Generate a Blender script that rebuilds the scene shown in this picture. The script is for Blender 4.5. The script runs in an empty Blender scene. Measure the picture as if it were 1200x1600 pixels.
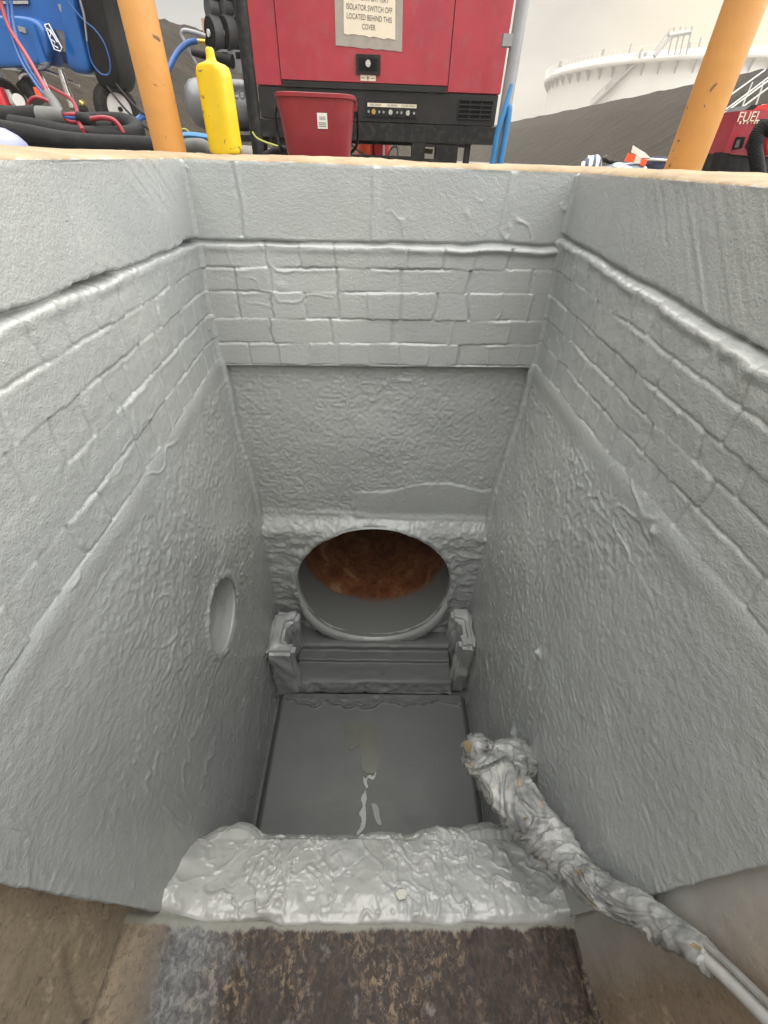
import bpy, bmesh, math, random
import numpy as np
from mathutils import Vector, Matrix

R = math.radians
scn = bpy.context.scene
COL = scn.collection
rnd = random.Random(7)

# ------------------------------------------------------------------ camera frame (used to read depths off the photo)
F = 653.0
def nrm(v):
    v = np.array(v, float); return v / np.linalg.norm(v)
_down = nrm((-28, -770, -F)); _fw = nrm((-3, 554, -F))
_fw = nrm(_fw - _down * np.dot(_fw, _down)); _up = -_down; _rt = np.cross(_fw, _up)
MC = np.stack([_rt, _fw, _up], 1)
CAM = np.array([0, 0, .02])
def at(px, py, Y):
    """world point seen at pixel (1200x1600 grid) at forward distance Y"""
    d = MC.T @ np.array([px - 600, -(py - 800), -F]); p = CAM + d * (Y / d[1]); return Vector(p)
def atX(px, py, X):
    d = MC.T @ np.array([px - 600, -(py - 800), -F]); p = CAM + d * (X / d[0]); return Vector(p)
def atZ(px, py, Z):
    d = MC.T @ np.array([px - 600, -(py - 800), -F]); p = CAM + d * ((Z - CAM[2]) / d[2]); return Vector(p)

# ------------------------------------------------------------------ noise
_T = {}
def vn(x, y, seed=0):
    if seed not in _T: _T[seed] = np.random.default_rng(seed + 11).random((256, 256))
    T = _T[seed]
    x = np.asarray(x, float); y = np.asarray(y, float)
    xi = np.floor(x).astype(int); yi = np.floor(y).astype(int)
    fx = x - xi; fy = y - yi
    fx = fx * fx * fx * (fx * (fx * 6 - 15) + 10); fy = fy * fy * fy * (fy * (fy * 6 - 15) + 10)
    a = T[xi & 255, yi & 255]; b = T[(xi + 1) & 255, yi & 255]; c = T[xi & 255, (yi + 1) & 255]; d = T[(xi + 1) & 255, (yi + 1) & 255]
    return (a * (1 - fx) + b * fx) * (1 - fy) + (c * (1 - fx) + d * fx) * fy
def fbm(x, y, seed=0, o=3, gain=.5):
    s = 0; a = 1; n = 0
    for k in range(o):
        s = s + a * vn(x * 2 ** k + 17.3 * k, y * 2 ** k + 5.1 * k, seed + k); n += a; a *= gain
    return s / n
def sst(a, b, x):
    t = np.clip((x - a) / (b - a), 0, 1); return t * t * (3 - 2 * t)
def worms(x, y, seed, w=.06):
    n = fbm(x, y, seed, 2, .35); return np.exp(-((n - .5) / w) ** 2)

# ------------------------------------------------------------------ materials
def newmat(name):
    m = bpy.data.materials.new(name); m.use_nodes = True
    nt = m.node_tree; return m, nt, nt.nodes['Principled BSDF']
def N(nt, typ, **kw):
    n = nt.nodes.new(typ)
    for k, v in kw.items():
        if k.startswith('i_'):
            n.inputs[k[2:].replace('_', ' ')].default_value = v
        else: setattr(n, k, v)
    return n
def noise(nt, scale, detail=3, rough=.55, vec=None, dist=0):
    n = N(nt, 'ShaderNodeTexNoise'); n.inputs['Scale'].default_value = scale; n.inputs['Detail'].default_value = detail
    n.inputs['Roughness'].default_value = rough; n.inputs['Distortion'].default_value = dist
    if vec: nt.links.new(vec, n.inputs['Vector'])
    return n
def coords(nt, scale=(1, 1, 1)):
    tc = N(nt, 'ShaderNodeTexCoord'); mp = N(nt, 'ShaderNodeMapping'); mp.inputs['Scale'].default_value = scale
    nt.links.new(tc.outputs['Object'], mp.inputs['Vector']); return mp.outputs['Vector']
def ramp(nt, fac, stops):
    r = N(nt, 'ShaderNodeValToRGB'); cr = r.color_ramp
    while len(cr.elements) > 1: cr.elements.remove(cr.elements[0])
    cr.elements[0].position = stops[0][0]; cr.elements[0].color = (*stops[0][1], 1)
    for p, c in stops[1:]:
        e = cr.elements.new(p); e.color = (*c, 1)
    nt.links.new(fac, r.inputs['Fac']); return r.outputs['Color']
def mixc(nt, fac, a, b, blend='MIX'):
    m = N(nt, 'ShaderNodeMix', data_type='RGBA', blend_type=blend)
    for s, v in ((m.inputs[0], fac), (m.inputs[6], a), (m.inputs[7], b)):
        if isinstance(v, bpy.types.NodeSocket): nt.links.new(v, s)
        elif isinstance(v, tuple): s.default_value = (*v, 1)
        else: s.default_value = v
    return m.outputs[2]
def mth(nt, op, a, b=None, c=None, clamp=False):
    m = N(nt, 'ShaderNodeMath', operation=op, use_clamp=clamp)
    for s, v in zip(m.inputs, (a, b, c)):
        if v is None: continue
        if isinstance(v, bpy.types.NodeSocket): nt.links.new(v, s)
        else: s.default_value = v
    return m.outputs[0]
def bump(nt, p, layers):
    prev = None
    for h, st, dist in layers:
        b = N(nt, 'ShaderNodeBump'); b.inputs['Strength'].default_value = st; b.inputs['Distance'].default_value = dist
        nt.links.new(h, b.inputs['Height'])
        if prev: nt.links.new(prev, b.inputs['Normal'])
        prev = b.outputs['Normal']
    nt.links.new(prev, p.inputs['Normal'])
def sep(nt):
    g = N(nt, 'ShaderNodeNewGeometry'); s = N(nt, 'ShaderNodeSeparateXYZ'); nt.links.new(g.outputs['Position'], s.inputs[0]); return s.outputs

def simple(name, col, rough=.5, metal=0, var=.12, vscale=8, bscale=0, bdist=.002, dirt=None, spots=None, coat=0):
    m, nt, p = newmat(name)
    v = coords(nt)
    n = noise(nt, vscale, 4, .6, v)
    dk = tuple(c * (1 - var) for c in col); lt = tuple(min(1, c * (1 + var)) for c in col)
    c = ramp(nt, n.outputs['Fac'], [(.3, dk), (.7, lt)])
    if dirt:
        n2 = noise(nt, vscale * 2.3, 5, .65, v)
        c = mixc(nt, mth(nt, 'MULTIPLY', ramp(nt, n2.outputs['Fac'], [(.5, (0, 0, 0)), (.72, (1, 1, 1))]), dirt[1]), c, dirt[0])
    if spots:
        n3 = noise(nt, spots[1], 2, .5, v, .6)
        c = mixc(nt, ramp(nt, n3.outputs['Fac'], [(spots[2], (0, 0, 0)), (spots[2] + .03, (1, 1, 1))]), c, spots[0])
    nt.links.new(c, p.inputs['Base Color'])
    r2 = noise(nt, vscale * 3, 3, .6, v)
    mr = N(nt, 'ShaderNodeMapRange'); mr.inputs['To Min'].default_value = max(.05, rough - .1); mr.inputs['To Max'].default_value = min(1, rough + .12)
    nt.links.new(r2.outputs['Fac'], mr.inputs['Value']); nt.links.new(mr.outputs['Result'], p.inputs['Roughness'])
    p.inputs['Metallic'].default_value = metal
    if max(col) < .04: p.inputs['Specular IOR Level'].default_value = .22
    p.inputs['Coat Weight'].default_value = coat
    if bscale:
        b = noise(nt, bscale, 4, .6, v); bump(nt, p, [(b.outputs['Fac'], .5, bdist)])
    return m

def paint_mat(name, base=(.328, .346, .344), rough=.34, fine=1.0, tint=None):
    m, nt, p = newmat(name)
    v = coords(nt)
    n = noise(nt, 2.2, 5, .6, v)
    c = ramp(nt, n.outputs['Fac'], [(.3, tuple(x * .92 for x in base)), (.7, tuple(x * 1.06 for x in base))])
    n2 = noise(nt, 26, 4, .6, v)
    c = mixc(nt, ramp(nt, n2.outputs['Fac'], [(.55, (0, 0, 0)), (.75, (.35, .35, .35))]), c, tuple(x * .86 for x in base))
    nl = noise(nt, .9, 4, .6, v); c = mixc(nt, ramp(nt, nl.outputs['Fac'], [(.46, (0, 0, 0)), (.62, (.5, .5, .5))]), c, (base[0] * 1.10, base[1] * 1.07, base[2] * 1.0))
    # sparse specks of grit stuck in the coating
    n3 = noise(nt, 95, 1, .5, v)
    c = mixc(nt, ramp(nt, n3.outputs['Fac'], [(.80, (0, 0, 0)), (.83, (.7, .7, .7))]), c, (.09, .09, .085))
    nt.links.new(c, p.inputs['Base Color'])
    r = noise(nt, 9, 4, .6, v)
    mr = N(nt, 'ShaderNodeMapRange'); mr.inputs['To Min'].default_value = rough - .12; mr.inputs['To Max'].default_value = rough + .16
    nt.links.new(r.outputs['Fac'], mr.inputs['Value']); nt.links.new(mr.outputs['Result'], p.inputs['Roughness'])
    p.inputs['Coat Weight'].default_value = .55 if base[0] > .2 else 0; p.inputs['Coat Roughness'].default_value = .13
    b1 = noise(nt, 78, 3, .55, v, .3); b2 = noise(nt, 230, 2, .6, v)
    bump(nt, p, [(b1.outputs['Fac'], .32 * fine, .0065), (b2.outputs['Fac'], .5 * fine, .0032)])
    return m

M = {}
M['paint'] = paint_mat('grey coating')
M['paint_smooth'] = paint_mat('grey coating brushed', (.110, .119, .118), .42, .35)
M['paint_thick'] = paint_mat('thick grey coating', (.415, .428, .425), .27, .35)
M['rust_dark'] = simple('dark steel', (.03, .03, .032), .5, 0, .3, 12)
M['yellow_plastic'] = simple('yellow plastic', (.62, .44, .010), .35, 0, .06, 20, spots=((.2, .15, .03), 30, .67))
M['post_orange'] = simple('orange post paint', (.52, .255, .07), .5, 0, .07, 14, spots=((.14, .08, .04), 22, .685), bscale=60, bdist=.0015)
M['red_panel'] = simple('red panel paint', (.31, .024, .038), .38, 0, .10, 7, dirt=((.24, .09, .09), .35))
M['red_bucket'] = simple('red bucket plastic', (.21, .014, .022), .38, 0, .10, 12, dirt=((.20, .06, .06), .25))
M['red_gloss'] = simple('red gloss', (.50, .02, .03), .3, 0, .1, 20)
M['orange_red'] = simple('orange red plastic', (.72, .10, .03), .4, 0, .1, 20)
M['black_steel'] = simple('black steel', (.011, .011, .011), .45, 0, .3, 14, dirt=((.07, .06, .05), .5), bscale=80, bdist=.001)
M['black_plinth'] = simple('black plinth', (.018, .017, .017), .5, 0, .2, 9, dirt=((.04, .037, .033), .4))
M['black_void'] = simple('black void', (.006, .006, .006), .9)
M['rubber'] = simple('black rubber', (.007, .007, .007), .62, 0, .3, 20, dirt=((.02, .019, .017), .4), bscale=120, bdist=.001)
M['grey_tape'] = simple('grey tape', (.10, .10, .095), .55, 0, .15, 25, bscale=90, bdist=.001)
M['blue_gloss'] = simple('blue gloss paint', (.008, .085, .30), .20, 0, .15, 6, coat=.3)
M['blue_dark'] = simple('dark blue paint', (.006, .022, .085), .35, 0, .2, 6)
M['blue_hose'] = simple('blue hose', (.015, .075, .25), .4, 0, .12, 14)
M['blue_strip'] = simple('bright blue lay flat hose', (.02, .15, .34), .45, 0, .12, 14)
M['red_hose'] = simple('red hose', (.24, .016, .026), .4, 0, .12, 14)
M['chrome'] = simple('worn chrome', (.62, .61, .58), .28, 1, .1, 20, dirt=((.25, .2, .15), .4))
M['silver'] = simple('silver tank paint', (.20, .205, .21), .38, .5, .1, 10, dirt=((.2, .2, .2), .4))
M['grey_plate'] = simple('grey plate', (.24, .245, .25), .45, .3, .1, 14)
M['brass'] = simple('brass', (.55, .38, .12), .3, 1, .1, 20)
M['white_plastic'] = simple('white plastic', (.60, .59, .57), .4, 0, .05, 20)
M['lavender'] = simple('lavender plastic', (.27, .29, .46), .4, 0, .05, 10)
M['paper'] = simple('paper', (.62, .55, .43), .8, 0, .04, 10)
M['duct_tape'] = simple('silver duct tape', (.28, .25, .215), .5, 0, .1, 20, bscale=70, bdist=.002)
M['ink'] = simple('ink', (.10, .09, .09), .7)
M['white_mark'] = simple('white mark', (.72, .74, .80), .5)
M['grey_post'] = simple('galvanised post', (.26, .27, .28), .45, .35, .1, 16, dirt=((.3, .28, .25), .4))
M['yellow_wire'] = simple('yellow green wire', (.30, .33, .07), .5)
def wrap_mat():
    m, nt, p = newmat('grey wrapping tape'); v = coords(nt); n = noise(nt, 16, 4, .6, v, .8); n2 = noise(nt, 19, 2, .5, v, 1.5); n3 = noise(nt, 60, 4, .6, v)
    c = ramp(nt, n.outputs['Fac'], [(.32, (.11, .115, .118)), (.5, (.25, .255, .25)), (.68, (.38, .385, .37))])
    c = mixc(nt, ramp(nt, n2.outputs['Fac'], [(.68, (0, 0, 0)), (.71, (.85, .85, .85))]), c, (.38, .29, .15))
    nt.links.new(c, p.inputs['Base Color']); p.inputs['Roughness'].default_value = .28
    bump(nt, p, [(n3.outputs['Fac'], .4, .006)]); return m
M['tape_grey'] = wrap_mat()
M['drum'] = simple('dark grey drum', (.075, .078, .08), .4, .2, .15, 20)
M['tape_tan'] = simple('tan masking tape', (.60, .48, .27), .6, 0, .12, 40, bscale=60, bdist=.003)
M['cloth_blue'] = simple('pale blue cloth', (.42, .52, .62), .85, 0, .12, 30, bscale=60, bdist=.004)
M['cloth_navy'] = simple('navy cloth', (.015, .018, .045), .85, 0, .2, 30, bscale=60, bdist=.004)
M['tank_white'] = simple('tank paint', (.80, .78, .72), .5, 0, .04, .3)
M['tank_grey'] = simple('tank steel', (.40, .38, .35), .5, 0, .1, .5)
M['white_rail'] = simple('white rail paint', (.72, .71, .67), .5, 0, .06, 2)
M['tyre'] = simple('tyre rubber', (.018, .017, .016), .8, 0, .3, 30, dirt=((.06, .05, .04), .5))

def berm_mat():
    m, nt, p = newmat('earth bank')
    v = coords(nt, (.35, 1.1, .35)); v2 = coords(nt)
    n = noise(nt, 2.2, 6, .65, v, .4); n2 = noise(nt, 14, 6, .7, v2)
    c = ramp(nt, n.outputs['Fac'], [(.3, (.034, .028, .020)), (.5, (.050, .041, .030)), (.72, (.074, .062, .046))])
    c = mixc(nt, ramp(nt, n2.outputs['Fac'], [(.4, (0, 0, 0)), (.75, (.6, .6, .6))]), c, (.025, .021, .017))
    nt.links.new(c, p.inputs['Base Color']); p.inputs['Roughness'].default_value = .95; p.inputs['Specular IOR Level'].default_value = .08
    bump(nt, p, [(n.outputs['Fac'], .9, .22), (n2.outputs['Fac'], .9, .07)])
    return m
M['berm'] = berm_mat()
def ground_mat():
    m, nt, p = newmat('gravelly ground')
    v = coords(nt)
    n = noise(nt, 1.5, 6, .65, v); n2 = noise(nt, 45, 4, .7, v)
    c = ramp(nt, n.outputs['Fac'], [(.3, (.16, .15, .13)), (.7, (.28, .26, .23))])
    c = mixc(nt, ramp(nt, n2.outputs['Fac'], [(.45, (0, 0, 0)), (.7, (.6, .6, .6))]), c, (.11, .10, .085))
    nt.links.new(c, p.inputs['Base Color']); p.inputs['Roughness'].default_value = .95; p.inputs['Specular IOR Level'].default_value = .08
    bump(nt, p, [(n2.outputs['Fac'], .7, .02)])
    return m
M['ground'] = ground_mat()
def coping_mat():
    m, nt, p = newmat('coping concrete')
    v = coords(nt); s = sep(nt)
    n = noise(nt, 7, 6, .65, v); n2 = noise(nt, 60, 4, .7, v); n3 = noise(nt, 22, 5, .7, v)
    c = ramp(nt, n.outputs['Fac'], [(.3, (.23, .165, .095)), (.55, (.32, .245, .150)), (.75, (.39, .31, .21))])
    c = mixc(nt, ramp(nt, n2.outputs['Fac'], [(.55, (0, 0, 0)), (.75, (.5, .5, .5))]), c, (.26, .20, .13))
    c = mixc(nt, ramp(nt, n3.outputs['Fac'], [(.70, (0, 0, 0)), (.74, (.8, .8, .8))]), c, (.10, .085, .065))
    # grey coating lapping over the arris, ragged edge
    h = mth(nt, 'ADD', s[2], mth(nt, 'MULTIPLY', n3.outputs['Fac'], .018))
    f = ramp(nt, mth(nt, 'MULTIPLY', h, 20), [(.14, (1, 1, 1)), (.22, (0, 0, 0))])
    c = mixc(nt, f, c, (.42, .425, .41))
    nt.links.new(c, p.inputs['Base Color']); p.inputs['Roughness'].default_value = .8
    bump(nt, p, [(n.outputs['Fac'], .4, .012), (n2.outputs['Fac'], .5, .004)])
    return m
M['coping'] = coping_mat()
def bore_mat():
    m, nt, p = newmat('pipe bore')
    v = coords(nt); s = sep(nt)
    n = noise(nt, 6, 6, .7, v, .5); n2 = noise(nt, 40, 5, .7, v)
    rust = ramp(nt, n.outputs['Fac'], [(.25, (.075, .024, .010)), (.45, (.16, .052, .018)), (.58, (.27, .105, .04)), (.66, (.44, .28, .17)), (.8, (.30, .13, .06))])
    rust = mixc(nt, ramp(nt, n2.outputs['Fac'], [(.5, (0, 0, 0)), (.8, (.5, .5, .5))]), rust, (.06, .03, .02))
    n4 = noise(nt, 22, 6, .75, v, .6); rust = mixc(nt, ramp(nt, n4.outputs['Fac'], [(.50, (0, 0, 0)), (.58, (.6, .6, .6))]), rust, (.27, .105, .038)); rust = mixc(nt, ramp(nt, n4.outputs['Fac'], [(.36, (.8, .8, .8)), (.43, (0, 0, 0))]), rust, (.035, .018, .012))
    y = mth(nt, 'ADD', mth(nt, 'ADD', s[1], mth(nt, 'MULTIPLY', n4.outputs['Fac'], .10)), mth(nt, 'MULTIPLY', n.outputs['Fac'], .10))
    f = ramp(nt, mth(nt, 'SUBTRACT', y, 1.5), [(.445, (0, 0, 0)), (.505, (1, 1, 1))])
    c = mixc(nt, f, (.165, .170, .165), rust)
    nt.links.new(c, p.inputs['Base Color']); p.inputs['Roughness'].default_value = .5
    bump(nt, p, [(n.outputs['Fac'], .3, .01), (n2.outputs['Fac'], .4, .003)])
    return m
M['bore'] = bore_mat()
def chfloor_mat():
    m, nt, p = newmat('stained channel floor')
    s = sep(nt); v = coords(nt, (1, .72, 1)); v2 = coords(nt, (1, .8, 1))
    n = noise(nt, 62, 5, .65, v, .8); n2 = noise(nt, 9, 5, .6, v2); n3 = noise(nt, 120, 3, .6, v)
    vo = N(nt, 'ShaderNodeTexVoronoi', feature='DISTANCE_TO_EDGE'); vo.inputs['Scale'].default_value = 62
    wv = N(nt, 'ShaderNodeVectorMath', operation='ADD'); nt.links.new(v, wv.inputs[0])
    nz = noise(nt, 40, 3, .6, v); sc = N(nt, 'ShaderNodeVectorMath', operation='SCALE'); sc.inputs['Scale'].default_value = .03
    nt.links.new(nz.outputs['Color'], sc.inputs[0]); nt.links.new(sc.outputs[0], wv.inputs[1]); nt.links.new(wv.outputs[0], vo.inputs['Vector'])
    c = ramp(nt, n.outputs['Fac'], [(.32, (.014, .010, .008)), (.5, (.035, .024, .018)), (.66, (.065, .043, .032))])
    # tan aggregate showing between dark stones, in drifts
    na = noise(nt, 58, 6, .72, v, .5)
    tan = mth(nt, 'MULTIPLY', ramp(nt, na.outputs['Fac'], [(.50, (0, 0, 0)), (.60, (1, 1, 1))]), ramp(nt, n2.outputs['Fac'], [(.40, (.06, .06, .06)), (.64, (1, 1, 1))]))
    c = mixc(nt, mth(nt, 'MULTIPLY', tan, .75), c, (.30, .215, .135))
    nb = noise(nt, 40, 5, .7, v, .6); c = mixc(nt, ramp(nt, nb.outputs['Fac'], [(.54, (0, 0, 0)), (.64, (.85, .85, .85))]), c, (.022, .017, .015))
    gsp = ramp(nt, noise(nt, 20, 4, .6, v2).outputs['Fac'], [(.62, (0, 0, 0)), (.72, (.5, .5, .5))])
    c = mixc(nt, gsp, c, (.26, .26, .27))
    wob = mth(nt, 'ADD', mth(nt, 'MULTIPLY', n2.outputs['Fac'], .22), mth(nt, 'MULTIPLY', n.outputs['Fac'], .05))
    xx = mth(nt, 'ADD', s[0], wob)
    # grey overspray along the coved corner, bare tan concrete outside it
    over = ramp(nt, mth(nt, 'ADD', xx, 1.0), [(.50, (0, 0, 0)), (.60, (.9, .9, .9)), (.68, (.75, .75, .75)), (.80, (0, 0, 0))])
    grey = ramp(nt, na.outputs['Fac'], [(.38, (.075, .08, .085)), (.5, (.16, .165, .17)), (.62, (.27, .275, .28))])
    c = mixc(nt, over, c, grey)
    bare = ramp(nt, mth(nt, 'ADD', xx, 1.0), [(.50, (1, 1, 1)), (.58, (0, 0, 0))])
    tanc = ramp(nt, n2.outputs['Fac'], [(.3, (.24, .19, .135)), (.6, (.38, .31, .225)), (.75, (.50, .41, .29))]); tanc = mixc(nt, ramp(nt, na.outputs['Fac'], [(.50, (0, 0, 0)), (.60, (.7, .7, .7))]), tanc, (.15, .12, .09)); tanc = mixc(nt, ramp(nt, n3.outputs['Fac'], [(.55, (0, 0, 0)), (.65, (.5, .5, .5))]), tanc, (.12, .095, .07))
    c = mixc(nt, bare, c, tanc)
    c = mixc(nt, ramp(nt, mth(nt, 'ADD', mth(nt, 'ADD', s[0], mth(nt, 'MULTIPLY', n.outputs['Fac'], .018)), 1.0), [(.354, (.85, .85, .85)), (.366, (0, 0, 0))]), c, (.035, .028, .022))
    # greenish film where the coating feathers out
    yy = mth(nt, 'ADD', mth(nt, 'ADD', s[1], mth(nt, 'MULTIPLY', n2.outputs['Fac'], .05)), mth(nt, 'MULTIPLY', na.outputs['Fac'], .025))
    film = ramp(nt, yy, [(.176, (0, 0, 0)), (.184, (.85, .85, .85))])
    c = mixc(nt, film, c, (.27, .275, .235))
    nt.links.new(c, p.inputs['Base Color'])
    p.inputs['Roughness'].default_value = .62
    bump(nt, p, [(na.outputs['Fac'], .35, .004), (n.outputs['Fac'], .3, .005), (n3.outputs['Fac'], .25, .0015)])
    return m
M['chfloor'] = chfloor_mat()
def chwall_mat(name, a, b, crack=False, over=0):
    m, nt, p = newmat(name)
    v = coords(nt, (1, 1, .5)); v2 = coords(nt); s = sep(nt)
    n = noise(nt, 5, 6, .65, v); n2 = noise(nt, 55, 4, .7, v2)
    c = ramp(nt, n.outputs['Fac'], [(.3, a), (.7, b)])
    c = mixc(nt, ramp(nt, n2.outputs['Fac'], [(.5, (0, 0, 0)), (.75, (.4, .4, .4))]), c, tuple(x * .6 for x in a))
    n5 = noise(nt, 85, 6, .8, v2); c = mixc(nt, ramp(nt, n5.outputs['Fac'], [(.48, (0, 0, 0)), (.62, (.42, .42, .42))]), c, tuple(x * .5 for x in a))
    n6 = noise(nt, 28, 3, .6, v2, .8); c = mixc(nt, ramp(nt, n6.outputs['Fac'], [(.64, (0, 0, 0)), (.68, (.5, .5, .5))]), c, tuple(x * .4 for x in a))
    st = noise(nt, 11, 6, .75, v, .6)
    c = mixc(nt, ramp(nt, st.outputs['Fac'], [(.54, (0, 0, 0)), (.64, (.75, .75, .75))]), c, tuple(min(1, x * 1.35) for x in b))
    w = N(nt, 'ShaderNodeTexWave', bands_direction='Z'); w.inputs['Scale'].default_value = .55; w.inputs['Distortion'].default_value = .6; w.inputs['Detail'].default_value = 3
    nt.links.new(v2, w.inputs['Vector'])
    c = mixc(nt, ramp(nt, w.outputs['Fac'], [(.0, (.18, .18, .18)), (.012, (0, 0, 0))]), c, tuple(x * .55 for x in a))
    if over:
        yy = mth(nt, 'ADD', s[1], mth(nt, 'MULTIPLY', n.outputs['Fac'], .10))
        c = mixc(nt, ramp(nt, yy, [(.06, (0, 0, 0)), (.20, (.95, .95, .95))]), c, (.37, .375, .36))
    nt.links.new(c, p.inputs['Base Color']); p.inputs['Roughness'].default_value = .85
    bump(nt, p, [(n.outputs['Fac'], .3, .01), (n2.outputs['Fac'], .3, .003), (n5.outputs['Fac'], .25, .0015), (st.outputs['Fac'], .12, .005)])
    return m
M['chwall_l'] = chwall_mat('bare tan concrete', (.27, .215, .15), (.41, .34, .25))
M['chwall_r'] = chwall_mat('bare brown concrete', (.20, .15, .105), (.30, .235, .17), over=1)

# ------------------------------------------------------------------ object helpers
def tag(o, label=None, cat=None, group=None, kind=None):
    if label: o['label'] = label
    if cat: o['category'] = cat
    if group: o['group'] = group
    if kind: o['kind'] = kind
    return o
def empty(name, loc, label, cat, group=None):
    o = bpy.data.objects.new(name, None); COL.objects.link(o); o.location = loc; o.empty_display_size = .05
    return tag(o, label, cat, group)
def origin(parent):
    v = Vector((0, 0, 0))
    while parent: v = v + parent.location; parent = parent.parent
    return v
def link(name, me, mat, parent=None, smooth=True):
    """mesh given in world coordinates; kept in place under an unrotated parent"""
    off = origin(parent)
    if off.length > 0: me.transform(Matrix.Translation(-off))
    if smooth: me.shade_smooth()
    o = bpy.data.objects.new(name, me); COL.objects.link(o)
    for m in (mat if isinstance(mat, (list, tuple)) else [mat]): me.materials.append(m)
    if parent: o.parent = parent
    return o
def np_mesh(name, co, faces):
    me = bpy.data.meshes.new(name)
    co = np.asarray(co, np.float32).reshape(-1, 3); faces = np.asarray(faces, np.int32)
    me.vertices.add(len(co)); me.vertices.foreach_set('co', co.ravel())
    k = faces.shape[1]
    me.loops.add(faces.size); me.loops.foreach_set('vertex_index', faces.ravel())
    me.polygons.add(len(faces)); me.polygons.foreach_set('loop_start', np.arange(len(faces), dtype=np.int32) * k)
    me.update(calc_edges=True); me.validate(); return me
def grid_faces(nu, nv, flip=False):
    i = np.arange(nv - 1)[:, None] * nu + np.arange(nu - 1)[None, :]
    f = np.stack([i, i + 1, i + nu + 1, i + nu], -1).reshape(-1, 4)
    return f[:, ::-1] if flip else f
def bm_link(name, bm, mat, parent=None, smooth=True, bev=0, seg=2, angle=35):
    if bev:
        es = [e for e in bm.edges if len(e.link_faces) == 2 and e.calc_face_angle(0) > R(30)]
        bmesh.ops.bevel(bm, geom=es, offset=bev, segments=seg, affect='EDGES', profile=.5)
    bmesh.ops.recalc_face_normals(bm, faces=bm.faces[:])
    me = bpy.data.meshes.new(name); bm.to_mesh(me); bm.free()
    o = link(name, me, mat, parent, False)
    if smooth:
        for p in me.polygons: p.use_smooth = True
        try: me.set_sharp_from_angle(angle=R(angle))
        except Exception: pass
    return o
def add_box(bm, x0, x1, y0, y1, z0, z1, rot=None):
    vs = [bm.verts.new(p) for p in ((x0, y0, z0), (x1, y0, z0), (x1, y1, z0), (x0, y1, z0), (x0, y0, z1), (x1, y0, z1), (x1, y1, z1), (x0, y1, z1))]
    for f in ((0, 3, 2, 1), (4, 5, 6, 7), (0, 1, 5, 4), (1, 2, 6, 5), (2, 3, 7, 6), (3, 0, 4, 7)): bm.faces.new([vs[i] for i in f])
    if rot: bmesh.ops.transform(bm, matrix=rot, verts=vs)
    return vs
def box(name, mat, parent, x0, x1, y0, y1, z0, z1, bev=.003, seg=2, rot=None):
    bm = bmesh.new(); add_box(bm, x0, x1, y0, y1, z0, z1, rot); return bm_link(name, bm, mat, parent, True, bev, seg)
def catmull(pts, n=10, closed=False):
    P = [Vector(p) for p in pts]
    if len(P) < 3: return [P[0].lerp(P[1], i / n) for i in range(n + 1)]
    out = []
    for i in range(len(P) - 1):
        a = P[i - 1] if i else P[0] * 2 - P[1]; b = P[i]; c = P[i + 1]; d = P[i + 2] if i + 2 < len(P) else P[i + 1] * 2 - P[i]
        for k in range(n):
            t = k / n
            out.append(.5 * ((2 * b) + (c - a) * t + (2 * a - 5 * b + 4 * c - d) * t * t + (3 * b - a - 3 * c + d) * t ** 3))
    out.append(P[-1]); return out
def add_tube(bm, path, rad, seg=12, cap=True, shape=None):
    """rad: number or function(t); shape: function(t, angle) multiplies the radius"""
    n = len(path); rings = []
    T = [(path[min(i + 1, n - 1)] - path[max(i - 1, 0)]).normalized() for i in range(n)]
    ref = Vector((0, 0, 1)) if abs(T[0].z) < .9 else Vector((1, 0, 0))
    u = T[0].cross(ref).normalized()
    for i in range(n):
        u = (u - T[i] * u.dot(T[i])).normalized(); w = T[i].cross(u); t = i / (n - 1)
        r = rad(t) if callable(rad) else rad
        ring = []
        for k in range(seg):
            a = 2 * math.pi * k / seg; rr = r * (shape(t, a) if shape else 1)
            ring.append(bm.verts.new(path[i] + u * math.cos(a) * rr + w * math.sin(a) * rr))
        rings.append(ring)
    for i in range(n - 1):
        for k in range(seg):
            bm.faces.new((rings[i][k], rings[i][(k + 1) % seg], rings[i + 1][(k + 1) % seg], rings[i + 1][k]))
    if cap:
        bm.faces.new(rings[0][::-1]); bm.faces.new(rings[-1])
    return rings
def tube(name, mat, parent, pts, r, seg=12, n=10, shape=None):
    bm = bmesh.new(); add_tube(bm, catmull(pts, n), r, seg, True, shape); return bm_link(name, bm, mat, parent, True, 0, angle=50)
def cyl(name, mat, parent, a, b, r, seg=24, bev=.002, r2=None):
    bm = bmesh.new(); a = Vector(a); b = Vector(b)
    add_tube(bm, [a, b], (lambda t: r + ((r2 if r2 is not None else r) - r) * t), seg); return bm_link(name, bm, mat, parent, True, bev, 2)
def lathe(name, mat, parent, c, prof, seg=40, sq=None, rz=0, angle=40):
    """prof: (r, z) pairs; sq: superellipse exponent and (sx, sy)"""
    bm = bmesh.new(); rings = []
    for r, z in prof:
        ring = []
        for k in range(seg):
            a = 2 * math.pi * k / seg; x, y = math.cos(a), math.sin(a)
            if sq:
                e, sx, sy = sq; d = (abs(x) ** e + abs(y) ** e) ** (1 / e); x, y = x / d * sx, y / d * sy
            x, y = x * math.cos(rz) - y * math.sin(rz), x * math.sin(rz) + y * math.cos(rz)
            ring.append(bm.verts.new((c[0] + x * r, c[1] + y * r, c[2] + z)))
        rings.append(ring)
    for i in range(len(rings) - 1):
        for k in range(seg): bm.faces.new((rings[i][k], rings[i][(k + 1) % seg], rings[i + 1][(k + 1) % seg], rings[i + 1][k]))
    bm.faces.new(rings[0][::-1]); bm.faces.new(rings[-1])
    return bm_link(name, bm, mat, parent, True, 0, angle=angle)
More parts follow.
